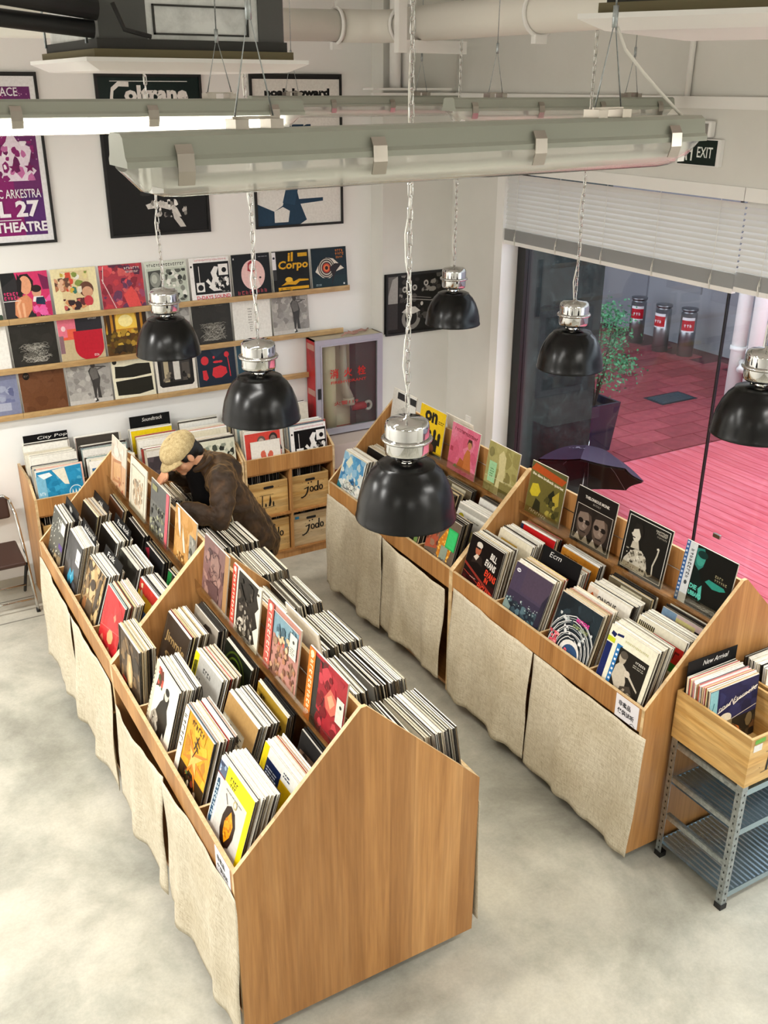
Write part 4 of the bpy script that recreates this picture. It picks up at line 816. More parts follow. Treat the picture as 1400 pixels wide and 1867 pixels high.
        R_(0,0,1,1,'e06a88'); B(0,0,1,1,20,['e57792','d8607c','ea86a0'],.1,.2); a.X(.1,.86,.84,.06,'7a2a30',.01,R(-2)); P([(.5,.1),(.56,.44),(.64,.58),(.74,.56),(.78,.4),(.86,.1)],'c9763c'); P([(.3,.08),(.42,.34),(.58,.3),(.54,.1)],'b8652e'); E(.70,.68,.065,.09,'c98a5a'); P([(.6,.66),(.64,.8),(.76,.8),(.8,.66),(.74,.74),(.66,.74)],'4a2a20'); R_(.04,.4,.14,.5,'b03a50'); P([(.2,.1),(.3,.18),(.36,.1)],'7aa04a')
    elif k == 'yellowon':
        R_(0,0,1,1,'f0c916'); T('on',.2,.68,.5,.24,'1c1810',.05); G(.74,.72,.22,.08,'4a3c0c',2)
        for x, y in ((.12,.42),(.3,.46),(.48,.44),(.66,.5),(.84,.46),(.2,.28),(.75,.3)): E(x,y,.06,.08,'1c1810',10); R_(x-.05,y-.2,x+.05,y-.04,'1c1810')
        E(.55,.2,.2,.18,'1c1810'); E(.58,.14,.12,.1,'6d3a26'); R_(0,0,1,.06,'2a2412')
    elif k == 'whitetop': R_(0,0,1,1,'e6e4de'); R_(.2,.8,1,.95,'2a2a2c'); B(0,0,1,.7,10,['d8d6d0','c4c2bc'],.08,.2)
    # wall records
    elif k == 'w_hand':
        R_(0,0,1,1,'2c2a2c'); P([(.3,1),(.42,.5),(.6,.1),(1,.0),(1,1)],'d8366c'); P([(.62,.1),(1,.5),(1,0)],'ef5fa6'); P([(.8,.95),(1,.85),(1,.6),(.86,.6)],'7a1f50'); P([(.0,.7),(.3,.9),(.3,1),(0,1)],'1a1a1c'); P([(.34,.5),(.32,.82),(.42,.95),(.58,.96),(.68,.8),(.66,.6)],'241a1a'); E(.5,.72,.13,.2,'e6a47e'); P([(.36,.98),(.44,.8),(.38,.5),(.3,.5)],'1b1416'); E(.72,.56,.1,.13,'dba184'); E(.72,.63,.11,.08,'2a1c1c'); P([(.6,.3),(.64,.46),(.84,.46),(.92,.3)],'ece6e4'); P([(.66,.3),(.7,.44),(.86,.44),(.9,.26)],'20304a'); P([(.2,.1),(.24,.4),(.34,.46),(.5,.52),(.6,.4),(.58,.2),(.44,.0),(.28,.0)],'d98f64'); L([(.3,.02),(.28,.3),(.36,.42)],.05,'eab48c'); L([(.4,.02),(.4,.34)],.05,'eab48c'); a.X(.02,.52,.32,.07,'e83a7a',.02); a.X(.02,.43,.34,.07,'e83a7a',.02); R_(.0,.39,.32,.405,'e4e0e0'); B(.6,.0,1,.35,10,['c22a60','ef6ab0'],.05,.1)
    elif k == 'w_collage':
        R_(0,0,1,1,'efe3b4'); R_(.2,.04,.82,.94,'e4d0a0'); B(.2,.5,.8,.92,16,['8a9a4a','d8503a','c8b04a','e8d89a','f0ece0'],.04,.1); B(.06,.5,.4,.8,16,['d8a07c','b87a58','e4b898','6a4a3a'],.04,.09); E(.74,.52,.16,.17,'6a4434'); E(.76,.46,.12,.12,'d8a684'); B(.2,.08,.8,.34,26,['a8343a','5f2c30','d89a6a','3a2a2c','c8605a'],.04,.1); B(.38,.36,.64,.6,8,['3a7a6a','d8b040','e8e0c8'],.04,.08); E(.76,.26,.1,.12,'c8404a'); R_(.74,.0,.98,.16,'efe3b4')
    elif k == 'w_redleaf':
        R_(0,0,1,1,'b03a4a'); B(0,0,1,1,70,['6a3a5a','c8404a','e0505a','8a2a3a','a04a6a','d86060','5a2a44'],.04,.12); P([(.5,.3),(.7,.5),(.82,.3),(.9,.0),(.6,0)],'e2504e'); a.X(.58,.88,.36,.05,'f0dcd8',.02); G(.6,.8,.3,.05,'e8c8c4',2); L([(.04,.7),(.3,.02)],.02,'e8c0c0'); L([(.1,.98),(.06,.6)],.016,'ecd4d4')
    elif k == 'w_objects':
        R_(0,0,1,1,'d6dcd0'); a.X(.04,.88,.92,.06,'2a2a26',.02); R_(.02,.02,.98,.84,'c2cabc'); P([(.06,.3),(.06,.78),(.36,.8),(.4,.4),(.2,.2)],'4a4c48'); E(.22,.58,.13,.18,'8d9088'); E(.2,.6,.07,.1,'babdb2'); B(.46,.06,.96,.8,44,['3a3c38','8a8d84','20221f','d8dad0','5f625a','f0f0e8'],.03,.08)
    elif k == 'w_machines':
        R_(0,0,1,1,'f2f0ee'); a.X(.14,.92,.8,.035,'d05a6a',.02); R_(.1,.14,.99,.88,'141416'); R_(0,.56,.09,.86,'f6f4f2'); E(.045,.8,.025,.025,'141416'); R_(.22,.42,.235,.8,'e8e6e2'); R_(.14,.2,.34,.42,'f2f0ec'); E(.24,.3,.07,.07,'141416'); P([(.44,.3),(.5,.36),(.56,.5),(.52,.64),(.62,.78),(.72,.76),(.66,.6),(.72,.4),(.76,.2),(.56,.2)],'f2f0ec'); P([(.38,.44),(.5,.32),(.54,.36),(.44,.5)],'f2f0ec'); R_(.72,.56,.96,.82,'f2f0ec'); E(.86,.68,.06,.06,'141416'); B(.6,.16,.96,.52,26,['f2f0ec','141416','8a8884'],.02,.06); T('D-DAYS SOUND',.12,.02,.85,.09,'d84a58',.02)
    elif k == 'w_disc':
        R_(0,0,1,1,'121418'); E(.54,.50,.31,.36,'f0c8c4',32); P([(.40,.6),(.42,.78),(.5,.84),(.6,.78),(.6,.6),(.54,.56)],'b03a44'); E(.51,.68,.065,.09,'f2dcd4'); P([(.42,.16),(.42,.5),(.5,.56),(.62,.5),(.72,.2),(.6,.15)],'f7e2dc'); E(.72,.42,.03,.025,'3a2a2c'); a.X(.1,.04,.4,.09,'a8444c',.03); a.X(.6,.06,.3,.09,'a8444c',.03); R_(.04,.88,.07,.92,'d8d6d4'); G(.7,.9,.24,.04,'8a8c90',1)
    elif k == 'w_corpo':
        R_(0,0,1,1,'141312'); R_(0,.3,.1,.98,'e8e6ea'); E(.05,.84,.03,.03,'2a2a3a'); R_(.0,.3,.1,.56,'3a3a3c'); T('il',.42,.74,.14,.22,'e8ae1e',.03,0,.1); T('Corpo',.14,.50,.82,.26,'e8ae1e',.03,0,.1); R_(.7,.84,.96,.93,'d8a41c'); P([(.2,.16),(.34,.24),(.4,.34),(.5,.32),(.54,.24),(.7,.3),(.96,.28),(.96,.24),(.72,.24),(.6,.16),(.4,.18)],'e2a81c'); E(.42,.3,.1,.06,'f0c040'); R_(.12,.05,.96,.12,'e8ae1e'); B(.12,.02,.5,.1,6,['b8861a','141312'],.03,.05)
    elif k == 'w_eye':
        R_(0,0,1,1,'10222c'); R_(0,0,1,.3,'132a30'); P([(.1,.42),(.22,.62),(.42,.76),(.62,.72),(.78,.58),(.92,.46),(.7,.4),(.5,.24),(.3,.26)],'e6ddd0'); 
        for r, c in ((.235,'23201f'),(.215,'c9beb0'),(.19,'23201f'),(.165,'c9beb0'),(.135,'2c1c1a'),(.11,'c8402c'),(.08,'e8824a'),(.045,'2a1614')): E(.42,.5,r,r*1.08,c,26)
        P([(.5,.5),(.66,.6),(.86,.58),(.7,.42),(.6,.2),(.54,.02),(.58,.3)],'24191c'); a.X(.68,.88,.24,.06,'d87a1e',.03); a.X(.68,.80,.26,.06,'d87a1e',.03); a.X(.7,.72,.2,.05,'d87a1e',.03); G(.1,.06,.16,.06,'9ab0b4',2); E(.9,.08,.025,.025,'dfe4e4')
    elif k.startswith('w_crumple'):
        R_(0,0,1,1,'2c2a26'); B(0,0,1,1,10,['322f2b','282622'],.1,.2); W(.16,.1,.86,.52,46,'8f8b82',.008,.055,9); W(.2,.1,.84,.45,22,'c4c0b6',.007,.05,8); W(.2,.2,.8,.5,14,'5d5a53',.012,.06,8); G(.2,.92,.2,.02,'6d6a64',1); G(.6,.92,.2,.02,'6d6a64',1)
    elif k == 'w_capsule':
        R_(0,0,1,1,'c7b48e'); R_(0,.5,.4,1,'e8788c'); R_(0,.5,.4,.56,'e85c3a'); R_(.2,.5,.4,.74,'e8644a'); R_(.4,.68,1,1,'2c2a30'); E(.66,.3,.33,.3,'bf1c30',28); R_(.33,.3,.99,.68,'bf1c30'); R_(0,.2,.1,.6,'8d6a72'); E(.12,.76,.05,.06,'f4d0d4'); a.X(.7,.92,.2,.03,'d8d4d0',.01); a.X(.74,.08,.12,.05,'f0e4e0',.03,R(-4))
    elif k == 'w_forest':
        R_(0,0,1,1,'5a3a12'); P([(0,.5),(.1,1),(1,1),(1,.5)],'c98a26'); P([(.2,.62),(.3,.98),(.72,.98),(.8,.62)],'f0c64e'); E(.5,.8,.17,.14,'fbeaa0'); B(0,.2,1,.6,60,['8a6a1c','b08a2e','6a4e14','d0a83c','4a3610'],.04,.1); R_(.06,.5,.14,1,'3a2410'); R_(.2,.56,.25,1,'4a2e14'); R_(.76,.5,.84,1,'3a2410'); R_(.9,.45,1,1,'2c1a0c'); B(0,0,1,.25,30,['3a2a10','2a1e0c','57401a'],.05,.12)
    elif k == 'w_greyhalf': R_(0,0,1,1,'8f8d8a'); B(0,0,1,1,26,['a3a19d','7d7b78','b4b2ae','6a6865'],.06,.15); P([(.3,.0),(.4,.6),(.6,.62),(.7,0)],'4f4d4b')
    elif k == 'w_white': R_(0,0,1,1,'edebe4'); G(.4,.4,.1,.4,'9a9890',6); G(.42,.2,.08,.2,'8a8880',4)
    elif k.startswith('w_flute'):
        R_(0,0,1,1,'a5a19c'); R_(0,.1,1,.3,'b4b0aa'); R_(0,0,1,.12,'c9c5bf'); B(0,.12,1,1,50,['989490','b0aca6','8c8884','bdb9b3'],.05,.12); P([(.58,.14),(.56,.5),(.5,.78),(.56,.86),(.7,.84),(.76,.6),(.72,.4),(.74,.12),(.66,.14),(.66,.4),(.62,.14)],'3f3c3a'); P([(.52,.74),(.58,.86),(.7,.84),(.72,.6),(.58,.56)],'6b6763'); E(.62,.90,.055,.06,'4a4644'); P([(.55,.92),(.7,.94),(.68,.98),(.56,.97)],'5a5653'); L([(.6,.88),(.92,.84)],.018,'3a3735'); L([(.68,.78),(.84,.84)],.035,'625e5a'); P([(.56,.1),(.62,.14),(.66,.06),(.58,.04)],'2a2826'); E(.58,.1,.03,.03,'e8e6e2')
    elif k == 'w_blueish': R_(0,0,1,1,'7f84a0'); R_(.3,.78,.62,.9,'b8bccc'); R_(.3,.12,.8,.3,'a8acbe'); B(.2,.3,.9,.7,26,['5f6488','8d92ac','6d7296','9aa0b6'],.05,.1)
    elif k == 'w_brown': R_(0,0,1,1,'6a4228'); B(0,0,1,1,16,['704830','623c24','6e462c'],.1,.2); E(.16,.84,.075,.085,'17130f'); G(.11,.82,.1,.05,'8a7a6a',3)
    elif k == 'w_bars': R_(0,0,1,1,'ece6cc'); P([(.06,.52),(.08,.8),(.3,.78),(.6,.82),(.92,.8),(.94,.54),(.5,.5)],'211f17'); P([(.08,.1),(.06,.44),(.5,.46),(.94,.48),(.95,.14),(.6,.08)],'211f17'); E(.08,.9,.055,.055,'211f17')
    elif k == 'w_window': R_(0,0,1,1,'eae4d8'); P([(.06,.2),(.06,.86),(.94,.86),(.94,.2),(.88,.14),(.12,.14)],'1c1a1a'); R_(.14,.26,.86,.82,'3a3634'); R_(.2,.26,.32,.8,'b8aa8c'); R_(.44,.3,.6,.8,'d8d4cc'); R_(.66,.26,.84,.7,'56504a'); B(.16,.26,.84,.5,14,['2a2624','857b6a','15110f'],.03,.07)
    elif k == 'w_navy':
        R_(0,0,1,1,'1f2a3a'); P([(.3,.98),(.9,.98),(.5,.7)],'2b3848'); E(.2,.66,.1,.11,'d8343e'); P([(.36,.28),(.4,.46),(.6,.5),(.74,.44),(.76,.3),(.6,.2),(.44,.2)],'d8343e'); P([(.12,.2),(.12,.42),(.22,.42),(.26,.22),(.2,.16)],'d8343e'); E(.44,.72,.03,.035,'d8343e'); E(.5,.6,.09,.03,'d8343e'); E(.78,.76,.065,.07,'d8343e'); L([(.8,.7),(.82,.5),(.84,.2)],.022,'d8343e'); E(.6,.6,.06,.03,'d8343e')
    elif k == 'w_teal': R_(0,0,1,1,'2a4a5a'); R_(.2,.2,.8,.8,'3d6070'); E(.5,.5,.2,.2,'1e3440')
    elif k == 'w_green': R_(0,0,1,1,'e6e4dc'); B(0,0,1,1,20,['3a4a3a','a8b0a0','d8d8cc','20281f'],.05,.15)
    # shelf bin by the back wall
    elif k == 'c_blue':
        R_(0,0,1,1,'e9e7df'); P([(.0,.0),(.02,.96),(1,1),(1,.04)],'2a8cba'); B(.1,.05,.98,.9,40,['2f94c2','2480ac','3aa0cc','57aed2'],.05,.12); P([(.36,.96),(.64,.98),(.70,.58),(.6,.6)],'e9e4d2'); R_(0,.0,.2,.86,'7fbad6'); a.X(.03,.42,.14,.07,'e4f0f4',.02); P([(.04,.9),(.16,.78),(.36,.84),(.3,.92)],'e8f2f4'); P([(.02,.1),(.1,.2),(.2,.1),(.12,.02)],'d4e6ee'); E(.82,.38,.15,.16,'cfe4ec',26); E(.82,.38,.13,.14,'2a8cba',26); 
        for x in (.75,.82,.89): P([(x-.03,.34),(x,.46),(x+.03,.34)],'e4f0f4'); R_(x-.04,.3,x+.04,.325,'e4f0f4')
    elif k == 'c_manga': R_(0,0,1,1,'ece9e0'); R_(.04,.04,.96,.8,'d8d8b0'); B(.05,.05,.95,.9,50,['c83a5a','e8c83a','3a6aa0','f0e8dc','6aa05a','2a2a2c','e89ab0'],.03,.09); R_(0,.84,1,1,'f2f0ea')
    elif k == 'c_portrait': R_(0,0,1,1,'4a4346'); B(0,0,1,1,20,['53494e','3f383c','5f5458'],.1,.2); P([(.3,.0),(.34,.3),(.66,.3),(.74,0)],'8a5a60'); a.HEAD(.5,.56,.17,'a86a52','3a2420','2c2426'); R_(.0,.86,1,1,'d8d4cc')
    elif k == 'c_yellow': R_(0,0,1,1,'f2d41a'); R_(0,.0,1,.5,'e8c818'); E(.5,.8,.05,.04,'c89a14')
    elif k == 'c_sketch': R_(0,0,1,1,'d8d8c4'); B(.04,.04,.96,.9,60,['8a9080','b8bca8','4a5046','e4e4d4','2e322c'],.03,.09); P([(.3,.0),(.34,.5),(.5,.66),(.6,.4),(.66,.0)],'3a3e38')
    elif k == 'c_couple': R_(0,0,1,1,'e8e0d8'); R_(.03,.03,.97,.97,'d84a40'); a.HEAD(.46,.72,.12,'c4b4a8','6a5a54','8f8078'); a.HEAD(.78,.76,.12,'8a7a74','3a302e','4a403e'); P([(.3,.3),(.36,.5),(.6,.5),(.64,.3)],'9a8c84')
    elif k == 'c_lobster': R_(0,0,1,1,'f2eee6'); P([(.4,.0),(.36,.3),(.44,.5),(.5,.3),(.5,0)],'c8503e'); P([(.5,.0),(.56,.36),(.66,.46),(.7,.2),(.64,0)],'c8503e'); E(.4,.36,.08,.12,'d86a54'); E(.66,.36,.07,.11,'d86a54'); R_(0,.96,1,1,'d8d2c8')
    # new arrivals crate
    elif k == 'd_navy':
        R_(0,0,1,1,'2a2c52'); R_(0,0,1,.42,'2e2a22'); B(.2,.46,1,1,14,['2e3058','262848','34365e'],.08,.18); R_(0,0,.16,1,'8fc2c8'); L([(.09,.8),(.06,.66),(.11,.52),(.07,.4)],.02,'3a7a84'); L([(.18,.6),(.3,.64),(.4,.68),(.46,.76),(.5,.66),(.6,.72),(.7,.74),(.86,.8),(.98,.84)],.022,'efe6d6'); T('nnes Éternelle',.2,.62,.78,.1,'efe6d6',.0,R(12),.3); L([(.18,.36),(1,.52)],.012,'e4dccc'); E(.34,.46,.14,.1,'ece2c8'); R_(.2,.32,.5,.42,'8a7a5a'); P([(.5,.12),(.56,.3),(.66,.24),(.72,.1)],'c8743a'); B(.3,0,1,.34,14,['1f1c18','463c2c','6a4a2c'],.04,.1); E(.86,.3,.07,.12,'7a6a4a')
    elif k == 'd_pale': R_(0,0,1,1,'dfe4e4'); R_(.1,.5,.9,.9,'c4d4d8')
    return a
_cv = {}
def cov(k):
    if k not in _cv: _cv[k] = cover(k).mesh()
    return _cv[k]
BASE = {}

# ---- wall rails and the records on them
for i, (z, x1, lb) in enumerate(((2.088, 2.99, 'top'), (1.738, 2.925, 'middle'), (1.398, 2.60, 'lowest'))):
    rl = thing('record_rail', lb + ' of the three long pine picture rails holding records on the wall', 'shelf', (0, YB, z), 0, 'pine record rails on the wall')
    xs = [-1.0, .28, 1.29, x1] if i != 1 else [-1.0, -.1, 1.29, x1]
    for a0, a1 in zip(xs, xs[1:]):
        MB().prism([(0, 0), (0, -.03), (-.062, -.03), (-.062, .012), (-.05, .012), (-.05, 0)], 'x', a0+.001, a1-.001).obj('rail', M_SHELF, rl)
LEAN = R(-7)
def wall_rec(x, z, k, label, face='d8d4c8'):
    sleeve((x+SW/2, YB-.044, z+.002), (R(-6), 0, 0), label, face, 'e8e4da', .005, cov(k), 'records displayed on the wall rails')
r1 = [(-1, 'w_green', 'black and white record sleeve cut by the left edge on the top wall rail'), (0, 'w_hand', 'record sleeve with a dark-haired woman, hand and pink shapes on the wall'), (1, 'w_collage', 'cream record sleeve with a painted collage on the wall'), (2, 'w_redleaf', 'red and purple leafy record sleeve on the wall'), (3, 'w_objects', 'pale green grey record sleeve with black photographs, behind the pendant chain'), (4, 'w_machines', 'record sleeve with white toy machines on black and red lettering on the wall'), (5, 'w_disc', 'black record sleeve with a pink disc and a woman on the wall'), (6, 'w_corpo', 'black record sleeve with yellow lettering on the wall'), (7, 'w_eye', 'dark teal record sleeve with a big eye, last on the top wall rail')]
for k, c, lb in r1: wall_rec(.268+.3415*k, 2.089, c, lb)
r2 = [(-1, 'w_white', 'white record sleeve at the left edge of the middle wall rail'), (0, 'w_crumple1', 'dark record sleeve with white crumpled lines, left one on the middle wall rail'), (1, 'w_capsule', 'red and pink record sleeve with a rounded red shape on the wall'), (2, 'w_forest', 'golden forest record sleeve on the middle wall rail'), (3, 'w_greyhalf', 'grey record sleeve half hidden by a pendant lamp on the middle wall rail'), (4, 'w_crumple2', 'dark record sleeve with white crumpled lines, right one on the middle wall rail'), (5, 'w_white2', 'white record sleeve with faint grey marks on the middle wall rail'), (6, 'w_flute1', 'grey photo record sleeve of a standing horn player, last on the middle wall rail')]
for k, c, lb in r2: wall_rec(.272+.338*k, 1.739, 'w_white' if c == 'w_white2' else c, lb)
r3 = [(-1, 'w_blueish', 'lilac blue record sleeve at the left edge of the lowest wall rail'), (0, 'w_brown', 'plain brown record sleeve with a small black sticker on the wall'), (1, 'w_flute2', 'grey photo record sleeve of a standing horn player on the lowest wall rail'), (2, 'w_bars', 'cream record sleeve with two broad black brush bars on the wall'), (3, 'w_window', 'cream record sleeve with a dark rounded picture below a pendant lamp'), (4, 'w_navy', 'navy record sleeve with red pebble shapes on the lowest wall rail'), (5, 'w_teal', 'teal record sleeve half hidden behind a pendant lamp on the lowest wall rail')]
for k, c, lb in r3: wall_rec(.292+.3365*k, 1.399, c, lb)

# ---- framed posters
def framed(x0, x1, z0, z1, y, art, label, fr=.018):
    o = thing('framed_poster', label, 'poster', ((x0+x1)/2, y, z0), 0, 'framed posters on the wall')
    w, h = x1-x0, z1-z0
    MB().box(-w/2, w/2, -.02, 0, 0, fr).box(-w/2, w/2, -.02, 0, h-fr, h).box(-w/2, -w/2+fr, -.02, 0, fr, h-fr).box(w/2-fr, w/2, -.02, 0, fr, h-fr).obj('frame', M_BLACKM, o)
    MB().box(-w/2+.01, w/2-.01, -.008, 0, .01, h-.01).obj('backing', M_BLACKM, o)
    art.obj('print', o, (0, -.009, fr)); return o
a = Art(.73, 1.05, 5).R(0,0,1,1,'efeef0').R(.06,.04,.95,.94,'8a1f6a').R(.06,.04,.5,.94,'b0206a').R(.7,.3,.95,.94,'6d2a68').R(.75,.04,.95,.3,'5a2a70')
for i in range(60): x, y = a.r.uniform(.62,.94), a.r.uniform(.5,.92); a.E(x,y,.006,.004,'c88ab8',6)
a.T('SPACE IS THE PLACE',.10,.885,.74,.05,'f4eef4',.01)
a.P([(.58,.44),(.6,.56),(.68,.62),(.72,.7),(.78,.62),(.9,.58),(.86,.48),(.92,.44),(.84,.38),(.62,.38)],'ecdcea').B(.58,.38,.92,.62,30,['f4ecf4','8a1f6a','c870a8','6d1a58'],.015,.04).B(.1,.4,.58,.86,40,['c83a88','9a1f62','e08ab8','b02a72'],.03,.08)
for x, y in ((.74,.68),(.72,.46),(.86,.46)): a.P([(x+(.05 if j%2==0 else .02)*math.sin(j*math.pi/5), y+(.036 if j%2==0 else .015)*math.cos(j*math.pi/5)) for j in range(10)],'7a1a5c')
a.T('INTERGALACTIC ARKESTRA',.09,.275,.84,.055,'f4eef4',.01).T('APRIL 27',.10,.155,.80,.105,'f4eef4',.04).R(.12,.137,.72,.142,'f4eef4').T('STREET THEATRE',.09,.062,.86,.065,'f4eef4',.03)
framed(-.075, .69, 2.597, 3.69, YB, a, 'framed purple and white concert poster at the left edge of the wall')
a = Art(.73, 1.05, 6).R(0,0,1,1,'12100f').R(0,.72,1,1,'10211f').R(.12,.972,.88,.976,'f0eeea')
a.L([(.30,.955),(.20,.957),(.14,.925),(.125,.87),(.15,.84)],.03,'efece8').T('oltrane',.25,.845,.63,.105,'efece8',.05)
a.P([(.36,.19),(.46,.21),(.6,.2),(.68,.16),(.72,.1),(.66,.1),(.6,.15),(.5,.17),(.38,.16)],'dcd8d2').B(.4,.1,.78,.22,30,['f2efea','8a8680','2a2826','c8c4be'],.008,.025).P([(.62,.16),(.72,.08),(.76,.03),(.70,.03),(.64,.09)],'cfcbc5').B(.3,.25,.8,.6,30,['2a2826','4a4744','1a1918'],.04,.1)
framed(1.07, 1.83, 2.597, 3.69, YB, a, 'framed black poster with white rounded lettering in the middle of the wall')
a = Art(.73, 1.05, 8).R(0,0,1,1,'eceae4').T('noah howard',.14,.885,.74,.055,'151515',.06).P([(.0,.0),(.0,.16),(.2,.1),(.3,.14),(.36,.3),(.44,.34),(.5,.16),(.58,.03),(.5,.0)],'1d3a52').P([(.2,.02),(.2,.1),(.3,.13),(.38,.1),(.36,.02)],'eceae4').P([(.4,.14),(.78,.16),(.78,.185),(.42,.18)],'1d3a52').P([(.3,.16),(.4,.4),(.6,.6),(.66,.5),(.5,.3),(.44,.14)],'24445e').B(.3,.3,.7,.7,18,['1d3a52','2c4f6a','16303f'],.04,.1)
framed(2.20, 2.96, 2.59, 3.695, YB, a, 'framed white and navy poster near the corner, above the end of the records')
a = Art(.66, .50, 9).R(0,0,1,1,'15130f').R(.03,.06,.2,.95,'6d6a66').P([(.03,.5),(.12,.9),(.2,.95),(.2,.2),(.05,.06)],'a8a5a0').R(.03,.06,.2,.5,'3a3735').B(.22,.5,.98,.98,40,['2a2826','57544f','8a8680','1c1a18','3d3a36'],.02,.06)
for x, y in ((.3,.72),(.45,.74),(.62,.8)): a.E(x,y,.035,.05,'b8b4ae').E(x,y,.018,.025,'3a3836')
a.E(.4,.22,.14,.19,'8a8680').E(.4,.24,.09,.13,'1c1a18').P([(.26,.34),(.34,.42),(.46,.42),(.54,.34),(.44,.3),(.36,.3)],'cfcbc4').L([(.36,.56),(.7,.5),(.95,.58)],.012,'a8a49c').L([(.4,.6),(.7,.54)],.01,'8a8680').E(.56,.46,.02,.035,'c8c4bc').B(.5,.1,.95,.45,20,['24211e','35322e','4a4743'],.03,.08)
framed(3.255, 3.885, 1.665, 2.18, 6.97, a, 'framed black and white photograph beside the corner pillar')
# ------------------------------------------------------------------ record bins (gabled, double sided, on casters)
BW, BL, HL, HA, HB = .558, 1.656, .930, 1.483, .066
TH = .018
GAB = [(-BW, HB), (BW, HB), (BW, HL), (.012, HA), (-.012, HA), (-BW, HL)]
FLOORZ = .862
def make_bin(loc, rz, label, notice=False):
    o = thing('record_bin', label, 'record bin', loc, rz, 'gabled record bins')
    for y in (0, BL-TH):
        m = MB().prism(GAB, 'y', y, y+TH, mi=0, sidemi=1); m.obj('end_panel', [M_WOOD, M_EDGE], o)
    for s in (-1, 1):
        x0, x1 = (-BW, -BW+TH) if s < 0 else (BW-TH, BW)
        MB().box(x0, x1, TH, BL-TH, .80, HL, topmi=1).obj('front_board', [M_WOOD, M_EDGE], o)
        for c in (1, 2, 3):
            y = TH+(BL-2*TH)*c/4
            xa, xb = sorted((s*(BW-TH), s*.10))
            MB().box(xa, xb, y-.006, y+.006, FLOORZ, HL-.01, topmi=1).obj('divider', [M_WOOD, M_EDGE], o)
        for k in (1, 2):
            x = s*(BW-(.203, .375)[k-1])
            MB().box(x-.005, x+.005, TH, BL-TH, FLOORZ, FLOORZ+.11, topmi=1).obj('row_board', [M_WOOD, M_EDGE], o)
        # display ledge and acrylic lip near the ridge
        xl = s*.085
        xa, xb = sorted((s*.012, s*.085))
        MB().box(xa, xb, TH, BL-TH, 1.225, 1.24).obj('ledge', M_WOOD, o)
        MB().box(min(xl, xl+s*.003), max(xl, xl+s*.003), TH, BL-TH, 1.225, 1.30).obj('acrylic_lip', M_ACRYL, o)
        MB().tube([(s*.012, TH, 1.36), (s*.012, BL-TH, 1.36)], .003, 6).obj('screw_rail', M_BRUSH, o)
    MB().box(-BW+TH, BW-TH, TH, BL-TH, FLOORZ-.018, FLOORZ).obj('bin_floor', M_WOODH, o)
    MB().box(-.008, .008, TH, BL-TH, FLOORZ, HA-.012, topmi=1).obj('ridge_board', [M_WOOD, M_EDGE], o)
    MB().box(-BW+.03, BW-.03, TH, BL-TH, HB, HB+.02).obj('base_board', M_WOODH, o)
    MB().box(-.01, .01, TH, BL-TH, HB+.02, FLOORZ-.018).obj('centre_panel', M_WOOD, o)
    for sx in (-1, 1):
        for y in (.06, BL-.06):
            MB().lathe([(0, -.012), (.026, -.012), (.026, .012), (0, .012)], 16).xform(Matrix.Translation((sx*(BW-.075), y, .026)) @ Matrix.Rotation(R(90), 4, 'X')).box(sx*(BW-.075)-.02, sx*(BW-.075)+.02, y-.018, y+.018, .046, HB).obj('caster', M_BLACKM, o)
    if notice:
        MB().box(-BW-.0015, -BW, .035, .19, .80, .925).obj('paper_notice', mat('notice_paper', 'eceaf0', .6) if 'notice_paper' not in bpy.data.materials else bpy.data.materials['notice_paper'], o)
        Art(.15, .12).T('非卖品', .12, .56, .55, .26, '22222a', .03).T('仅供试听', .1, .2, .75, .26, '22222a', .03).L([(.7, .02), (.8, .1), (.92, .02)], .03, '22222a').obj('notice_text', o, (-BW-.002, .113, .802), (0, 0, R(-90)))
    return o
AR = .006
def ring(bx, by, br, i): return (bx-math.sin(br)*BL*i, by+math.cos(br)*BL*i, 0)
BINS = {'A0': (ring(.657, 2.575, AR, 0), AR, 'double-sided gabled record bin in the foreground with a wide blank wooden end panel', True),
        'A1': (ring(.657, 2.575, AR, 1), AR, 'double-sided gabled record bin where the stooping person browses', False),
        'B0': (ring(2.72, 2.586, 0, 0), 0, 'gabled record bin on the right beside the metal rack and the window', True),
        'B1': (ring(2.72, 2.586, 0, 1), 0, 'gabled record bin on the right below the largest pendant lamp, near the back wall', False)}
for k, (loc, rz, lb, nt_) in BINS.items(): make_bin(loc, rz, lb, nt_)

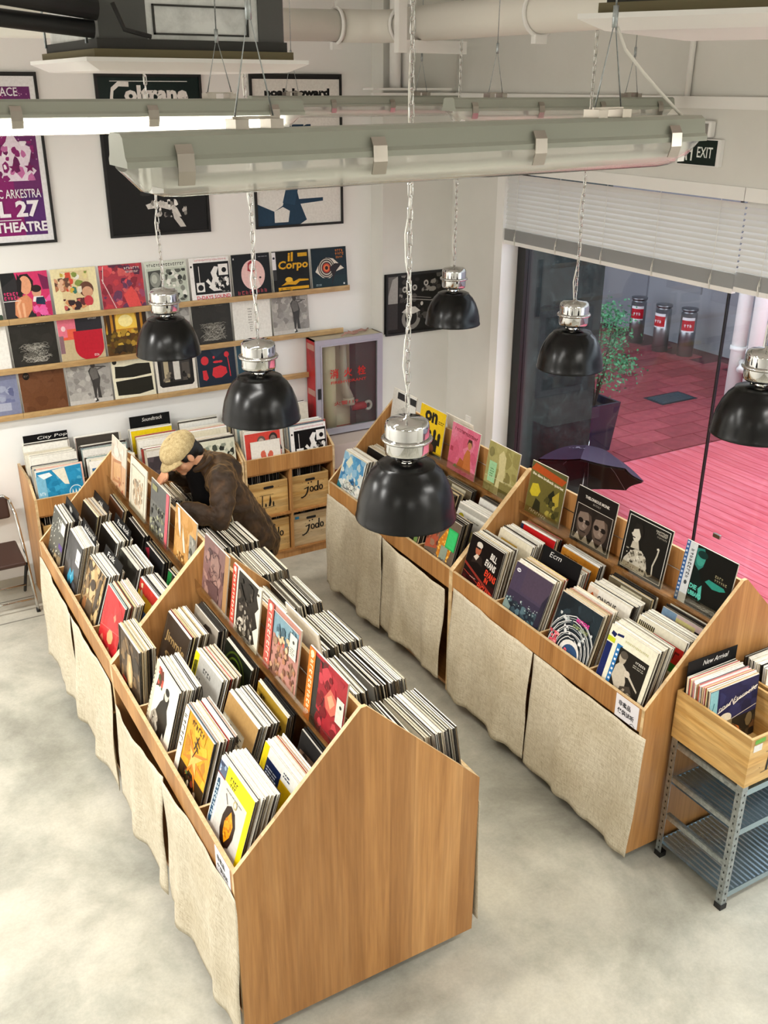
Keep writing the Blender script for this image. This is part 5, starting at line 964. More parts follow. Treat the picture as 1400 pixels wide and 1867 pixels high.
def to_world(key, x, y, z):
    (lx, ly, lz), rz = BINS[key][0], BINS[key][1]
    c, s = math.cos(rz), math.sin(rz)
    return (lx+c*x-s*y, ly+s*x+c*y, lz+z)
CW = (BL-2*TH)/4
qs = random.Random(11)
PENDING = []          # edge-only sleeves, sorted later: the nearest become single objects
CAMP = Vector((-0.77849, -0.08282, 3.61444))
def stack(key, side, row, col, k, label, n=9, lean=17, card=None, tall=0, pal=None, dz=0, th=.0060, behind=None):
    """one row of sleeves: front cover k, then n edge-on sleeves behind it"""
    y = TH+CW*(col+.5)+qs.uniform(-.012, .012)
    if side > 0: lean = 9
    x = side*(BW-(.030, .214, .386)[row])
    n = min(n+2, (13, 12, 6)[row]) if side < 0 else (22, 22, 13)[row]; lean = lean if lean < 10 else lean+qs.uniform(-2, 2)-(4 if row == 2 else 0)
    rz = BINS[key][1]+(R(-90) if side < 0 else R(90))+R(qs.uniform(-1.2, 1.2))
    ln = R(-lean)
    z = FLOORZ+.002+dz
    if k is not None:
        sleeve(to_world(key, x, y, z), (ln, 0, rz), label, 'cfc8b8', 'f0ebe0', .006, cov(k), 'records filed in the gabled bins', '2f2b28')
    pal = pal or EDGES
    for i in range(n):
        d = .0085+i*.0074+qs.uniform(0, .0016)
        xx = x-side*d; l2 = ln+R(qs.uniform(-.5, .5)); yy = y+qs.uniform(-.008, .008); zz = z+qs.uniform(0, .007)
        if card and i == min(card[1], n-1):
            black_card(key, side, xx, yy, z+.03, l2, rz, card[0]); continue
        p = to_world(key, xx, yy, zz)
        PENDING.append(((Vector(p)-CAMP).length+(2.0 if side > 0 else 0)+(1.5 if row == 2 else 0), p, (l2, 0, rz), qs.choice(pal), qs.choice(pal), qs.choice(SIDES), th*qs.uniform(.55, 1.0), behind or label))
CARDS = []
def black_card(key, side, x, y, z, lean, rz, txt):
    (word, lb) = txt
    c = link('divider_card', _card(), None, to_world(key, x, y, z-.03), (lean, 0, rz)); tag(c, lb, 'divider', 'black genre cards'); CARDS.append(c)
    a = Art(.32, .37, len(lb))
    (a.T(word, .2, .885, min(.7, .10*len(word)), .085, 'e8e6e0', .0, R(2), .3) if word else a.W(.2, .87, .7, .97, 3, 'e8e6e0', .012, .05)).obj('handwriting', c, (0, -.0012, 0))
_cm = []
def _card():
    if not _cm: _cm.append(MB().box(-.16, .16, 0, .003, 0, .375).mesh('divider_card', M_CARD))
    return _cm[0]
def display(key, side, col, k, label, dy=0, dz=0, lean=8):
    y = TH+CW*(col+.5)+dy
    sleeve(to_world(key, side*.077, y, 1.2415+dz), (R(-lean), 0, BINS[key][1]+(R(-90) if side < 0 else R(90))), label, 'cfc8b8', 'e8e2d4', .006, cov(k), 'records standing on the ridge ledges', 'b8b0a0')
WARM = ['f3efe4', 'e9e2cf', 'f7f5ef', 'efe8d8', 'd8cfb8', '3a342e', 'fafaf5', 'e4c8a0', 'c8b08a', 'f4f1e8', 'b84a3a', 'e8d8a0']
WHITE = ['f3efe4', 'fafaf5', 'efece2', 'e4e0d2', 'f7f4ea', 'dcd6c4', '2c2825', 'e9e4d4']
DARKS = ['2a2522', '1d1b1a', '45403a', '3a3835', 'c9b58c', 'e9e2cf', '55504a']
F = lambda s: s
# foreground bin, left side; col 0 is the nearest
S = stack
S('A0', -1, 0, 0, 'nut', 'white and yellow record sleeve with a brown nut shape, front of the nearest stack', 13, pal=WHITE)
S('A0', -1, 0, 1, 'gold', 'golden orange record sleeve with a white paper strip, second stack from the near end', 14, pal=EDGES)
S('A0', -1, 0, 2, 'duo', 'cream record sleeve with two black drawn figures in the foreground bin', 12, pal=WHITE)
S('A0', -1, 0, 3, 'jar', 'dark brown photo record sleeve at the far front corner of the foreground bin', 8, pal=WARM, lean=4)
S('A0', -1, 1, 0, 'navybox', 'yellow record sleeve with a navy box, second row of the foreground bin', 9, pal=WARM)
S('A0', -1, 1, 1, 'kraft', 'brown card record sleeve with a grey engraving pasted on', 11, pal=WHITE)
S('A0', -1, 1, 2, 'greytag', 'grey record sleeve with a yellow strip and an orange tag', 12, pal=WARM)
S('A0', -1, 1, 3, 'jimmie', 'dark brown record sleeve with gold lettering in the foreground bin', 11, pal=WARM)
S('A0', -1, 2, 0, 'smalldark', 'dark record sleeve with a tan picture beside the near end panel', 7, pal=DARKS)
S('A0', -1, 2, 1, 'label', 'gold and brown record sleeve with a white barcode sticker', 3, pal=DARKS)
S('A0', -1, 2, 2, 'greenring', 'black record sleeve with green rings in the foreground bin', 3, pal=DARKS)
S('A0', -1, 2, 3, 'faces', 'grey beige record sleeve with scattered small heads', 5, pal=DARKS)
display('A0', -1, 0, 'redobi', 'red record sleeve with an orange paper strip on the ridge nearest the camera')
display('A0', -1, 1, 'crowd', 'pinkish crowd record sleeve with a red strip on the ridge of the foreground bin', .0, .02)
display('A0', -1, 2, 'bwobi', 'black and white record sleeve with a red strip on the ridge', 0, .015)
display('A0', -1, 3, 'plumface', 'plum brown portrait record sleeve on the ridge beside the middle panel', -.02, .01)
# second left bin
S('A1', -1, 0, 0, 'redpeach', 'red record sleeve with peach shapes in the bin behind the foreground one', 14, pal=EDGES)
S('A1', -1, 0, 1, 'tanphoto', 'tan photographic record sleeve of a seated figure, left bin', 12, pal=WHITE, card=(('Folk', 'black card reading Folk in the left bin'), 9))
S('A1', -1, 0, 2, 'greyblue', 'dark grey record sleeve with a blue figure and white label', 10, pal=WHITE, card=(('Industrial', 'black card with slanted white handwriting behind the dark grey and blue sleeve'), 9))
S('A1', -1, 0, 3, 'greydots', 'grey record sleeve strewn with white specks, far front corner of the left bin', 10, pal=WHITE, card=(('', 'black card in the far corner stack of the left bin, behind the white specked sleeve'), 8))
S('A1', -1, 1, 0, 'multired', 'red yellow and blue striped record sleeve in the left bin', 11, pal=WHITE)
S('A1', -1, 1, 1, 'darkgrey', 'plain dark grey record sleeve in the middle of the left bin', 11, pal=WHITE)
S('A1', -1, 1, 2, 'blackplain', 'black record sleeve with faint small print in the left bin', 10, pal=WHITE, card=(('Post Rock', 'black card with white handwriting under the framed drawing sleeve'), 9))
S('A1', -1, 1, 3, 'blackplain', 'black record sleeve at the far end of the left bin, second row', 9, pal=WARM, card=(('', 'black card standing against the far end panel of the left bin'), 8))
S('A1', -1, 2, 0, 'darkgreen', 'near black record sleeve with a green corner in the left bin', 8, pal=DARKS)
S('A1', -1, 2, 1, 'bwshards', 'black record sleeve with grey shards in the left bin', 6, pal=DARKS)
S('A1', -1, 2, 2, 'blackplain', 'black record sleeve deep under the ridge of the left bin', 5, pal=DARKS)
S('A1', -1, 2, 3, 'brownplain', 'brown record sleeve deep in the far corner of the left bin', 5, pal=DARKS)
display('A1', -1, 0, 'tanwhite', 'tan record sleeve with white streaks on the ridge, close to the person\'s elbow', -.02, .01)
display('A1', -1, 1, 'greyband', 'grey photo record sleeve with a pink strip on the ridge in front of the person', 0, .01)
display('A1', -1, 2, 'creamframe', 'cream record sleeve with a framed drawing on the ridge', 0, .01)
display('A1', -1, 3, 'peach', 'peach record sleeve with a pale top on the ridge at the far end', 0, .02)
# right sides of the left bins: only top edges show
for key, nm in (('A0', 'foreground bin'), ('A1', 'left bin')):
    for row in range(3):
        for col in range(4):
            if key == 'A1' and row == 0 and col == 0 and False: continue
            S(key, 1, row, col, None, '', 9, pal=WHITE+['2a2522', '3a3531', '8a8678'], behind='record sleeve filed on the aisle side of the %s, only its top edge showing' % nm)
# right bins
S('B0', -1, 0, 0, 'trumpet', 'white record sleeve with a trumpet player photo and a blue strip in the right bin', 12, pal=WHITE)
S('B0', -1, 0, 1, 'swirl', 'black record sleeve with white swirls and pink lettering in the right bin', 10, pal=WARM)
S('B0', -1, 0, 2, 'night', 'purple dusk record sleeve with a small white logo in the right bin', 11, pal=WARM)
S('B0', -1, 0, 3, 'evans', 'black record sleeve with white and red lettering and a man in glasses', 10, pal=DARKS+WHITE)
S('B0', -1, 1, 0, 'redbanner', 'cream record sleeve with a red and green banner in the right bin', 10, pal=WHITE)
S('B0', -1, 1, 1, 'action', 'white record sleeve with a red lettered box in the right bin', 11, pal=WHITE)
S('B0', -1, 1, 2, None, '', 11, pal=WHITE+WARM, card=(('Ecm', 'black card reading Ecm in the right bin'), 0), behind='record sleeve filed behind the black Ecm card')
S('B0', -1, 1, 3, 'beige', 'beige record sleeve with a gold box, second row of the right bin', 11, pal=WHITE)
S('B0', -1, 2, 0, 'palepink', 'pale pink and blue record sleeve near the end panel of the right bin', 9, pal=DARKS)
S('B0', -1, 2, 1, 'blackbox', 'black record sleeve with a bronze top band under the saxophone sleeve', 7, pal=DARKS)
S('B0', -1, 2, 2, 'orange', 'plain orange record sleeve in the right bin', 8, pal=WHITE)
S('B0', -1, 2, 3, 'redtop', 'bright red record sleeve in the third row of the right bin', 8, pal=WARM)
display('B0', -1, 0, 'hubbard', 'black and teal record sleeve with a blue and white strip on the right ridge', -.03)
display('B0', -1, 1, 'sax', 'black record sleeve with a white line frame and a man with a saxophone', -.02)
display('B0', -1, 2, 'twin', 'black record sleeve with two men in glasses on the right ridge', -.02)
display('B0', -1, 3, 'quartet', 'olive and orange record sleeve on the right ridge beside the middle panel', .0, .01)
S('B1', -1, 0, 0, 'corn', 'mosaic record sleeve with a green square beside the middle panel of the right bins', 8, pal=DARKS)
S('B1', -1, 0, 1, 'darkmix', 'dark record sleeve with a green patch under the largest pendant', 8, pal=DARKS)
S('B1', -1, 0, 2, 'beige', 'beige record sleeve behind the largest pendant lamp', 8, pal=WARM)
S('B1', -1, 0, 3, 'bluewash', 'blue and white painted record sleeve at the far end of the right bins', 10, pal=WARM)
S('B1', -1, 1, 0, 'sundot', 'white record sleeve with a yellow dot right of the largest pendant', 8, pal=WHITE)
S('B1', -1, 1, 1, 'pinkjazz', 'black record sleeve with a magenta stripe right of the largest pendant', 9, pal=DARKS)
S('B1', -1, 1, 2, 'white', 'plain white record sleeve hidden behind the largest pendant', 7, pal=WHITE)
S('B1', -1, 1, 3, 'blackplain', 'black record sleeve in the second row at the far end of the right bins', 7, pal=WARM)
S('B1', -1, 2, 0, 'white', 'plain white record sleeve beside the middle panel of the right bins', 6, pal=DARKS)
S('B1', -1, 2, 1, 'blackbox', 'black record sleeve with a bronze band below the pink sleeve', 7, pal=DARKS)
S('B1', -1, 2, 2, 'darkmix', 'dark green record sleeve below the yellow sleeve on the ridge', 6, pal=DARKS)
S('B1', -1, 2, 3, 'brownplain', 'brown record sleeve in the far corner of the right bins', 6, pal=DARKS)
display('B1', -1, 0, 'mint', 'olive record sleeve with a mint green label on the ridge', .0, .0)
display('B1', -1, 1, 'pinkwoman', 'pink record sleeve with a woman on the ridge', .02, .0)
display('B1', -1, 2, 'yellowon', 'yellow record sleeve with black heads on the ridge', .02, .02)
display('B1', 1, 1, 'blackplain', 'black record sleeve peeping over the ridge between the yellow and the pink sleeve', .2, .0)
display('A0', 1, 1, 'brownplain', 'record sleeve on the aisle side of the ridge behind the pinkish crowd sleeve', -.03, 0)
display('B1', -1, 3, 'whitetop', 'white record sleeve above the chrome top of the largest pendant', .0, .03)

# ------------------------------------------------------------------ linen curtains
def curtain(key, side, y0, y1, label, seed, top0=.80, top1=.80, bot=.115, flare=0.0, gather=0.0):
    q = random.Random(seed); ph = [q.uniform(0, 6) for _ in range(6)]
    L = y1-y0; nu, nv = 34, 26
    def fn(u, v):
        zt = top0+(top1-top0)*u - .03*math.sin(math.pi*u)*gather
        zb = bot + .008*math.sin(u*9+ph[0]) + .005*math.sin(u*23+ph[1])
        z = zt+(zb-zt)*v
        w = (.004+.016*v)*(math.sin(u*11+ph[2]+v*.8)+.5*math.sin(u*25+ph[3]-v*1.1)) + .006*math.sin(v*7+u*5+ph[4])
        y = y0+L*(u+.004*math.sin(v*6+ph[5])) - flare*v*(u-.5)*.04
        return (side*(BW+.012+.022*v+max(-.006, w)), y, z)
    m = MB().grid(fn, nu, nv)
    o = m.obj('linen_curtain', M_LINEN, None, BINS[key][0], (0, 0, BINS[key][1]))
    sd = o.modifiers.new('thickness', 'SOLIDIFY'); sd.thickness = .002
    tag(o, label, 'curtain', 'linen curtains hung under the record bins')
    return o
h = BL/2
curtain('A0', -1, -.03, h-.008, 'linen curtain at the near corner of the foreground bin, beside the end panel', 1, .83, .80, .10)
curtain('A0', -1, h+.004, BL-.02, 'linen curtain on the foreground bin, drooping at its far top corner', 2, .80, .70, .13, gather=1)
curtain('A1', -1, 0.01, h-.006, 'linen curtain on the second left bin, next to the foreground bin', 3, .80, .80, .12)
curtain('A1', -1, h+.006, BL-.0, 'linen curtain at the far end of the left bins near the chair', 4, .80, .82, .11)
for key, a, b, sd, lb in (('A0', .0, h-.01, 5, 'linen curtain on the aisle side of the foreground bin, near the end panel'), ('A0', h, BL-.01, 6, 'linen curtain on the aisle side of the foreground bin, far half'), ('A1', .0, h-.01, 7, 'linen curtain on the aisle side of the left bin by the person\'s legs, near half'), ('A1', h, BL-.01, 8, 'linen curtain on the aisle side of the left bin by the person\'s legs, far half')):
    curtain(key, 1, a, b, lb, sd, .80, .80, .12)
curtain('B0', -1, -.04, h-.008, 'linen curtain under the paper notice at the near end of the right bin', 9, .80, .80, .09)
curtain('B0', -1, h+.008, BL-.05, 'linen curtain on the right bin, left of the slit below the dusk sleeve', 10, .80, .84, .10)
curtain('B1', -1, 0.05, h-.01, 'linen curtain on the far right bin with a pulled back lower corner', 11, .78, .82, .14, gather=.6)
curtain('B1', -1, h+.004, BL+.0, 'linen curtain at the far end of the right bins facing the aisle', 12, .82, .83, .10)
# ------------------------------------------------------------------ shelf bins along the back wall
CY0, CY1, CU = 6.60, 7.14, .79
def shelf_bin(x0, label):
    o = thing('shelf_bin', label, 'record shelf', (x0, CY0, 0), 0, 'wooden shelf bins along the back wall')
    D = CY1-CY0
    side = [(0, 0), (D, 0), (D, 1.02), (.16, 1.02), (0, .92)]
    for x in (0, CU-.018): MB().prism(side, 'x', x, x+.018, mi=0, sidemi=1).obj('side_panel', [M_WOOD, M_EDGE], o)
    MB().box(CU/2-.009, CU/2+.009, .004, D, .07, .79).obj('upright', M_WOOD, o)
    MB().box(.018, CU-.018, 0, .018, .79, .92, topmi=1).obj('front_board', [M_WOOD, M_EDGE], o)
    MB().box(.018, CU-.018, .018, D-.01, .772, .79).obj('tray_floor', M_WOODH, o)
    for a, b in ((.018, CU/2-.009), (CU/2+.009, CU-.018)): MB().box(a, b, .003, D-.01, .395, .411).obj('shelf', M_WOODH, o)
    MB().box(.018, CU-.018, .003, D-.01, .055, .071).obj('bottom_shelf', M_WOODH, o)
    MB().box(.018, CU-.018, .01, .026, 0, .055).obj('plinth', M_WOOD, o)
    MB().box(.018, CU-.018, D-.01, D, .0, 1.0).obj('back_panel', M_WOOD, o)
    MB().box(CU/2-.006, CU/2+.006, .018, D-.01, .79, .93, topmi=1).obj('divider', [M_WOOD, M_EDGE], o)
    for y, z in ((.19, .95), (.35, 1.0)): MB().box(.018, CU-.018, y, y+.01, .79, z, topmi=1).obj('row_board', [M_WOOD, M_EDGE], o)
    return o
CX = [.19, .985, 1.78]
def _lob():
    a = Art(.248, .248, 4).R(0,0,1,1,'f2eee6').P([(.4,.0),(.36,.5),(.44,.72),(.5,.5),(.5,0)],'c8503e').P([(.5,.0),(.56,.56),(.66,.66),(.7,.4),(.64,0)],'c8503e').E(.4,.56,.09,.13,'d86a54').E(.66,.54,.08,.12,'d86a54'); return a.mesh()
for x, lb in zip(CX, ('wooden shelf bin at the left end of the back wall, beside the folding chair', 'wooden shelf bin along the back wall behind the stooping person', 'wooden shelf bin with four pine crates below the red hydrant cabinet')): shelf_bin(x, lb)
def cstack(u, c, rows, label_edge, small=None):
    """rows: list of (row, cover, label, n)"""
    x = CX[u]+(.018+.376/2 if c == 0 else CU/2+.009+.37/2)
    for row, k, lb, n in rows:
        y = CY0+((.03, .205, .365)[row] if row != .5 else .055); z = .794+((.0, .03, .06)[row] if row != .5 else .0)
        if k: sleeve((x+qs.uniform(-.008, .008), y, z), (R(-7), 0, R(qs.uniform(-2, 2))), lb, 'cfc8b8', 'efeae0', .006, cov(k) if k != 'c_lobster' else _lob(), 'records in the shelf bins by the back wall', **({'w': .25, 'h': .25} if k == 'c_lobster' else {}))
        for i in range(n):
            p = (x+qs.uniform(-.015, .015), y+.012+i*.0115, z+qs.uniform(0, .012))
            PENDING.append(((Vector(p)-CAMP).length, p, (R(-7), 0, R(qs.uniform(-2, 2))), qs.choice(WHITE+EDGES), qs.choice(WHITE), qs.choice(SIDES+WHITE), .006, label_edge))
def sign_card(loc, rz, word, lb, w=.32, hh=.42, rot=-5):
    c = link('divider_card', MB().box(-w/2, w/2, 0, .003, 0, hh).mesh('divider_card', M_CARD), None, loc, (R(rot), 0, rz)); tag(c, lb, 'divider', 'black genre cards')
    Art(w, hh).T(word, .30, .885, .085*len(word) if len(word) < 9 else .5, .07, 'eceae4', .0, R(1), .3).obj('handwriting', c, (0, -.0012, 0))
cstack(0, 0, [(0, 'c_blue', 'bright blue record sleeve in the shelf bin below the City Pop card', 9), (1, None, '', 10), (2, None, '', 7)], 'record sleeve filed between the blue sleeve and the City Pop card')
sign_card((CX[0]+.22, CY0+.455, .82), 0, 'City Pop', 'black card reading City Pop at the left end of the back wall')
cstack(0, 1, [(0, 'c_manga', 'colourful comic style record sleeve in the left shelf bin', 8), (1, 'white', 'white record sleeve right of the City Pop card', 9), (2, None, '', 6)], 'record sleeve filed right of the City Pop stack by the back wall')
cstack(1, 0, [(0, 'c_portrait', 'dark portrait record sleeve in the shelf bin left of the person\'s cap', 8), (1, 'white', 'white record sleeve in front of the yellow one by the back wall', 8), (2, 'c_yellow', 'bright yellow record sleeve under the Soundtrack card', 4)], 'record sleeve filed under the Soundtrack card')
sign_card((CX[1]+.22, CY0+.455, .84), 0, 'Soundtrack', 'black card with a long handwritten word above the yellow sleeve')
cstack(1, 1, [(0, 'c_sketch', 'pale green sketch record sleeve right of the person\'s collar', 9), (1, 'beige', 'beige record sleeve behind the person\'s shoulder', 9), (2, 'white', 'white record sleeve at the back wall behind the person\'s shoulder', 5)], 'record sleeve filed behind the person\'s shoulder by the back wall')
cstack(2, 0, [(0, 'c_lobster', 'small white record sleeve with a red claw below the second pendant lamp', 0), (1, None, '', 6), (0.5, 'c_couple', 'red record sleeve with two grey figures below the second pendant lamp', 5), (2, 'blackplain', 'black record sleeve in the right shelf bin behind the red one', 6)], 'record sleeve filed behind the red sleeve with two figures')
cstack(2, 1, [(0, 'w_machines', 'record sleeve with white toy machines on black, in the shelf bin below the hydrant cabinet', 9), (2, None, '', 6)], 'record sleeve filed behind the toy machine sleeve below the hydrant cabinet')

# ---- pine crates
def crate(loc, w, d, hh, label, logo, grey=False, rz=0, group='pine record crates', sticker=False):
    o = thing('pine_crate', label, 'crate', loc, rz, group); m = M_PINEX if grey else M_PINE; t_ = .013
    for nm, y in (('front_panel', 0), ('back_panel', d-t_)): MB().box(-w/2, w/2, y, y+t_, 0, hh).obj(nm, m, o)
    for x in (-w/2, w/2-t_): MB().box(x, x+t_, t_, d-t_, 0, hh).obj('side_panel', m, o)
    MB().box(-w/2+t_, w/2-t_, t_, d-t_, .004, .016).obj('floor_panel', m, o)
    sl = MB(); n = 10; hz = hh*.84
    pts = [(.034+.011*math.cos(R(-90+180*i/n)), hz+.011*math.sin(R(-90+180*i/n))) for i in range(n+1)]+[(-.034+.011*math.cos(R(90+180*i/n)), hz+.011*math.sin(R(90+180*i/n))) for i in range(n+1)]
    sl.prism(pts, 'y', -.0008, .004).obj('handle_slot', M_BLACKM, o)
    a = Art(w, hh, len(label)); ink = '22201e'
    for i in range(5): x, y = a.r.uniform(.05, .95), a.r.uniform(.06, .94); a.E(x, y, .012, .010, '7a5a34', 8)
    if logo == 'jodo':
        a.L([(.44,.62),(.43,.52),(.40,.42),(.35,.35),(.27,.31),(.24,.33)],.045,ink).L([(.34,.57),(.46,.62)],.03,ink).E(.45,.73,.02,.024,ink).E(.53,.75,.02,.024,ink)
        a.L([(.535+.042*math.cos(t2), .53+.075*math.sin(t2)) for t2 in [i*.5 for i in range(14)]],.034,ink).L([(.655+.042*math.cos(t2), .53+.07*math.sin(t2)) for t2 in [i*.5 for i in range(14)]],.034,ink).L([(.715,.76),(.71,.6),(.70,.45)],.036,ink).L([(.79+.04*math.cos(t2), .54+.07*math.sin(t2)) for t2 in [i*.5 for i in range(14)]],.034,ink)
        if 'blue' in label: a.R(.06,.86,.17,.94,'3a86b0')
    elif logo == 'bars':
        a.L([(.26,.62),(.62,.62)],.012,ink).L([(.28,.22),(.66,.24)],.012,ink).P([(.30,.24),(.33,.24),(.345,.6),(.32,.62)],ink).E(.41,.31,.022,.06,ink).P([(.48,.26),(.50,.4),(.535,.62),(.56,.4),(.53,.26)],ink).E(.61,.32,.02,.08,ink)
    elif logo == 'new':
        a.L([(.30,.62),(.62,.66)],.012,ink).L([(.26,.2),(.7,.24)],.012,ink).P([(.34,.22),(.38,.22),(.4,.62),(.365,.64)],ink).E(.47,.30,.022,.06,ink).P([(.54,.26),(.56,.4),(.59,.62),(.62,.4),(.59,.26)],ink)
        a.R(.06,.88,.24,.97,'6fae4a').R(.3,.89,.5,.985,'2f7ea8').R(.05,.72,.2,.86,'e4e2dc')
    a.obj('brand_mark', o, (0, -.0009, 0))
    return o
for (u, c, r_, logo, lb, g) in ((2, 0, 1, 'bars', 'upper left pine crate with an inked bar mark below the shelf bin tray', 0), (2, 1, 1, 'jodo', 'upper right pine crate with inked lettering in the shelf bin', 0), (2, 0, 0, 'jodo', 'lower left pine crate with inked lettering, beside the person\'s jacket', 0), (2, 1, 0, 'jodo', 'lower right paler pine crate with a blue sticker by the aisle', 1), (0, 0, 1, 'jodo', 'pine crate in the left shelf bin behind the far end of the left bin', 0)):
    x = CX[u]+(.018+.367/2 if c == 0 else CU/2+.009+.367/2)-(.012 if c else -.004); z = .412 if r_ else .072
    crate((x, CY0+.03, z), .335, .36, .285, lb, logo, bool(g))
    for i in range(16):
        p = (x-.14+i*.0165, CY0+.06+.16, z+.018)
        PENDING.append(((Vector(p)-CAMP).length+5, (p[0], p[1], p[2]), (0, 0, R(90)), '2a2826', qs.choice(['8a8680', 'c4c0b6', '3a3835', '22201e', '5a5650']), qs.choice(['3a3835', '8a8680', 'b4b0a6', '1d1b1a', '55504a']), .006, 'record sleeve packed inside a pine crate in the shelf bin'))

# ------------------------------------------------------------------ hydrant cabinet
fx0, fx1, fz0, fz1, fy = 2.593, 3.225, .875, 1.70, 6.957
fb = thing('hydrant_cabinet', 'red fire hydrant cabinet with a grey framed glass door on the back wall', 'cabinet', ((fx0+fx1)/2, fy, fz0))
FW, FH, FD = (fx1-fx0)/2, fz1-fz0, YB-fy-.022
MB().box(-FW, -FW+.012, .02, FD, 0, FH).box(FW-.012, FW, .02, FD, 0, FH).box(-FW+.012, FW-.012, .02, FD, 0, .012).box(-FW+.012, FW-.012, FD-.012, FD, .012, FH-.012).obj('body', M_REDP, fb)
MB().box(-FW, FW, .02, FD, FH-.012, FH).obj('top_panel', mat('dusty_cream', 'c8bda6', .8), fb)
fr = MB(); k = .055
fr.box(-FW, FW, 0, .02, 0, k).box(-FW, FW, 0, .02, FH-k, FH).box(-FW, -FW+k, 0, .02, k, FH-k).box(FW-k, FW, 0, .02, k, FH-k)
door = fr.obj('door', M_ALU, fb)
i2 = k+.012
MB().box(-FW+k-.012, FW-k+.012, -.006, 0, k-.012, k).box(-FW+k-.012, FW-k+.012, -.006, 0, FH-k, FH-k+.012).box(-FW+k-.012, -FW+k, -.006, 0, k, FH-k).box(FW-k, FW-k+.012, -.006, 0, k, FH-k).obj('bead', M_ALU, door)
MB().box(-FW+k, FW-k, .008, .012, k, FH-k).obj('pane', M_GLASSD, door)
MB().box(-FW+.012, -FW+.036, -.008, 0, .33, .42).obj('latch', M_BLACKM, door)
Art(.42, .40, 3).T('消', .06, .62, .19, .2, 'c62a20', .02).T('火', .37, .62, .19, .2, 'c62a20', .02).T('栓', .68, .62, .19, .2, 'c62a20', .02).T('FIREHYDRANT', .08, .50, .80, .06, 'c62a20', .01).T('火警119', .14, .02, .55, .09, 'a83a38', .01).obj('lettering', door, (0, .0075, .24))
MB().box(-FW+.013, FW-.013, FD-.02, FD-.012, .012, FH-.012).obj('liner', mat('cream_liner', 'efe6cf', .8), fb)
MB().box(.08, FW-.014, .05, FD-.02, .013, FH-.013).obj('inner_box', mat('dark_inner', '2c3532', .7), fb)
MB().tube([(-.16, .12, .012), (-.16, .12, FH-.02)], .075, 16).obj('hose_bundle', mat('hose_canvas', 'efe2c4', .8), fb)
MB().tube([(-.02, .1, FH-.03), (-.01, .09, .4), (.02, .07, .28)], [.03, .03, .045], 14).tube([(.02, .07, .28), (.02, .06, .22)], .05, 14).obj('nozzle', mat('nozzle_grey', 'c4bcae', .5), fb)
MB().tube([(.05, .06, .2), (.17, .045, .2)], .035, 14).obj('valve', M_REDP, fb)
MB().tube([(.19+.03*math.cos(a), .035, .2+.035*math.sin(a)) for a in [i*math.pi/8 for i in range(16)]], .014, 8, closed=True).obj('valve_wheel', mat('wheel_grey', 'b4b2b0', .4), fb)
for z, w in ((FH-.09, .05), (FH*.42, .05)): MB().box(-FW-.0015, -FW, .03, FD-.02, z, z+w).obj('tape', M_TAPE, fb)
q = random.Random(5); tp = MB()
for i in range(4): tp.tube([(-.02+i*.07+q.uniform(-.02, .02), .05+q.uniform(0, .1), FH+.004+.012*math.sin(j)) if False else (-.05+i*.05+j*.04, .05+.03*i+q.uniform(-.02, .02), FH+.003+abs(.02*math.sin(j+i))) for j in range(5)], .006, 5)
tp.obj('tape_scraps', M_TAPE, fb)
tag(MB().box(2.60, 3.23, 6.74, YB-.001, .645, .86).obj('wall_plinth', mat('pinkish_plaster', 'c2b4ac', .8)), 'pale boxed ledge on the wall directly under the hydrant cabinet', 'ledge')
tag(MB().box(2.62, 3.22, 6.80, YB-.001, 0, .64).obj('red_box', M_REDP), 'dark red box on the floor under the pale ledge, between the shelf and bin', 'box')

# ------------------------------------------------------------------ folding chair at the left edge
ch = thing('folding_chair', 'brown folding chair with chrome tubes at the left edge by the wall', 'chair', (-.14, 6.85, 0))
def tb(pts, r=.011, nm='frame', m=M_CHROME): MB().tube(pts, r, 10).obj(nm, m, ch)
for s in (-1, 1):
    tb([(s*.215, .16, .80), (s*.235, .10, .70), (s*.245, .0, .46), (s*.255, -.16, .012)], .0115, 'front_leg')
    tb([(s*.225, -.14, .40), (s*.225, .02, .22), (s*.23, .21, .012)], .0115, 'rear_leg', M_BLACKM)
tb([(-.215, .16, .80), (-.18, .18, .83), (.18, .18, .83), (.215, .16, .80)], .0115, 'top_tube')
tb([(-.23, .11, .11), (.23, .11, .11)], .008, 'stretcher'); tb([(-.25, -.13, .10), (.25, -.13, .10)], .008, 'stretcher')
bevel(MB().box(-.205, .205, -.02, .02, 0, .17).obj('backrest', M_BROWN, ch, (0, .155, .66), (R(-14), 0, 0)), .016, 3)
bevel(MB().box(-.215, .215, -.21, .17, 0, .035).obj('seat', M_BROWN, ch, (0, -.01, .43), (R(3), 0, 0)), .014, 3)
for s in (-1, 1): MB().tube([(s*.255, -.163, 0), (s*.254, -.15, .03)], .014, 10).obj('rubber_foot', M_BLACKM, ch)

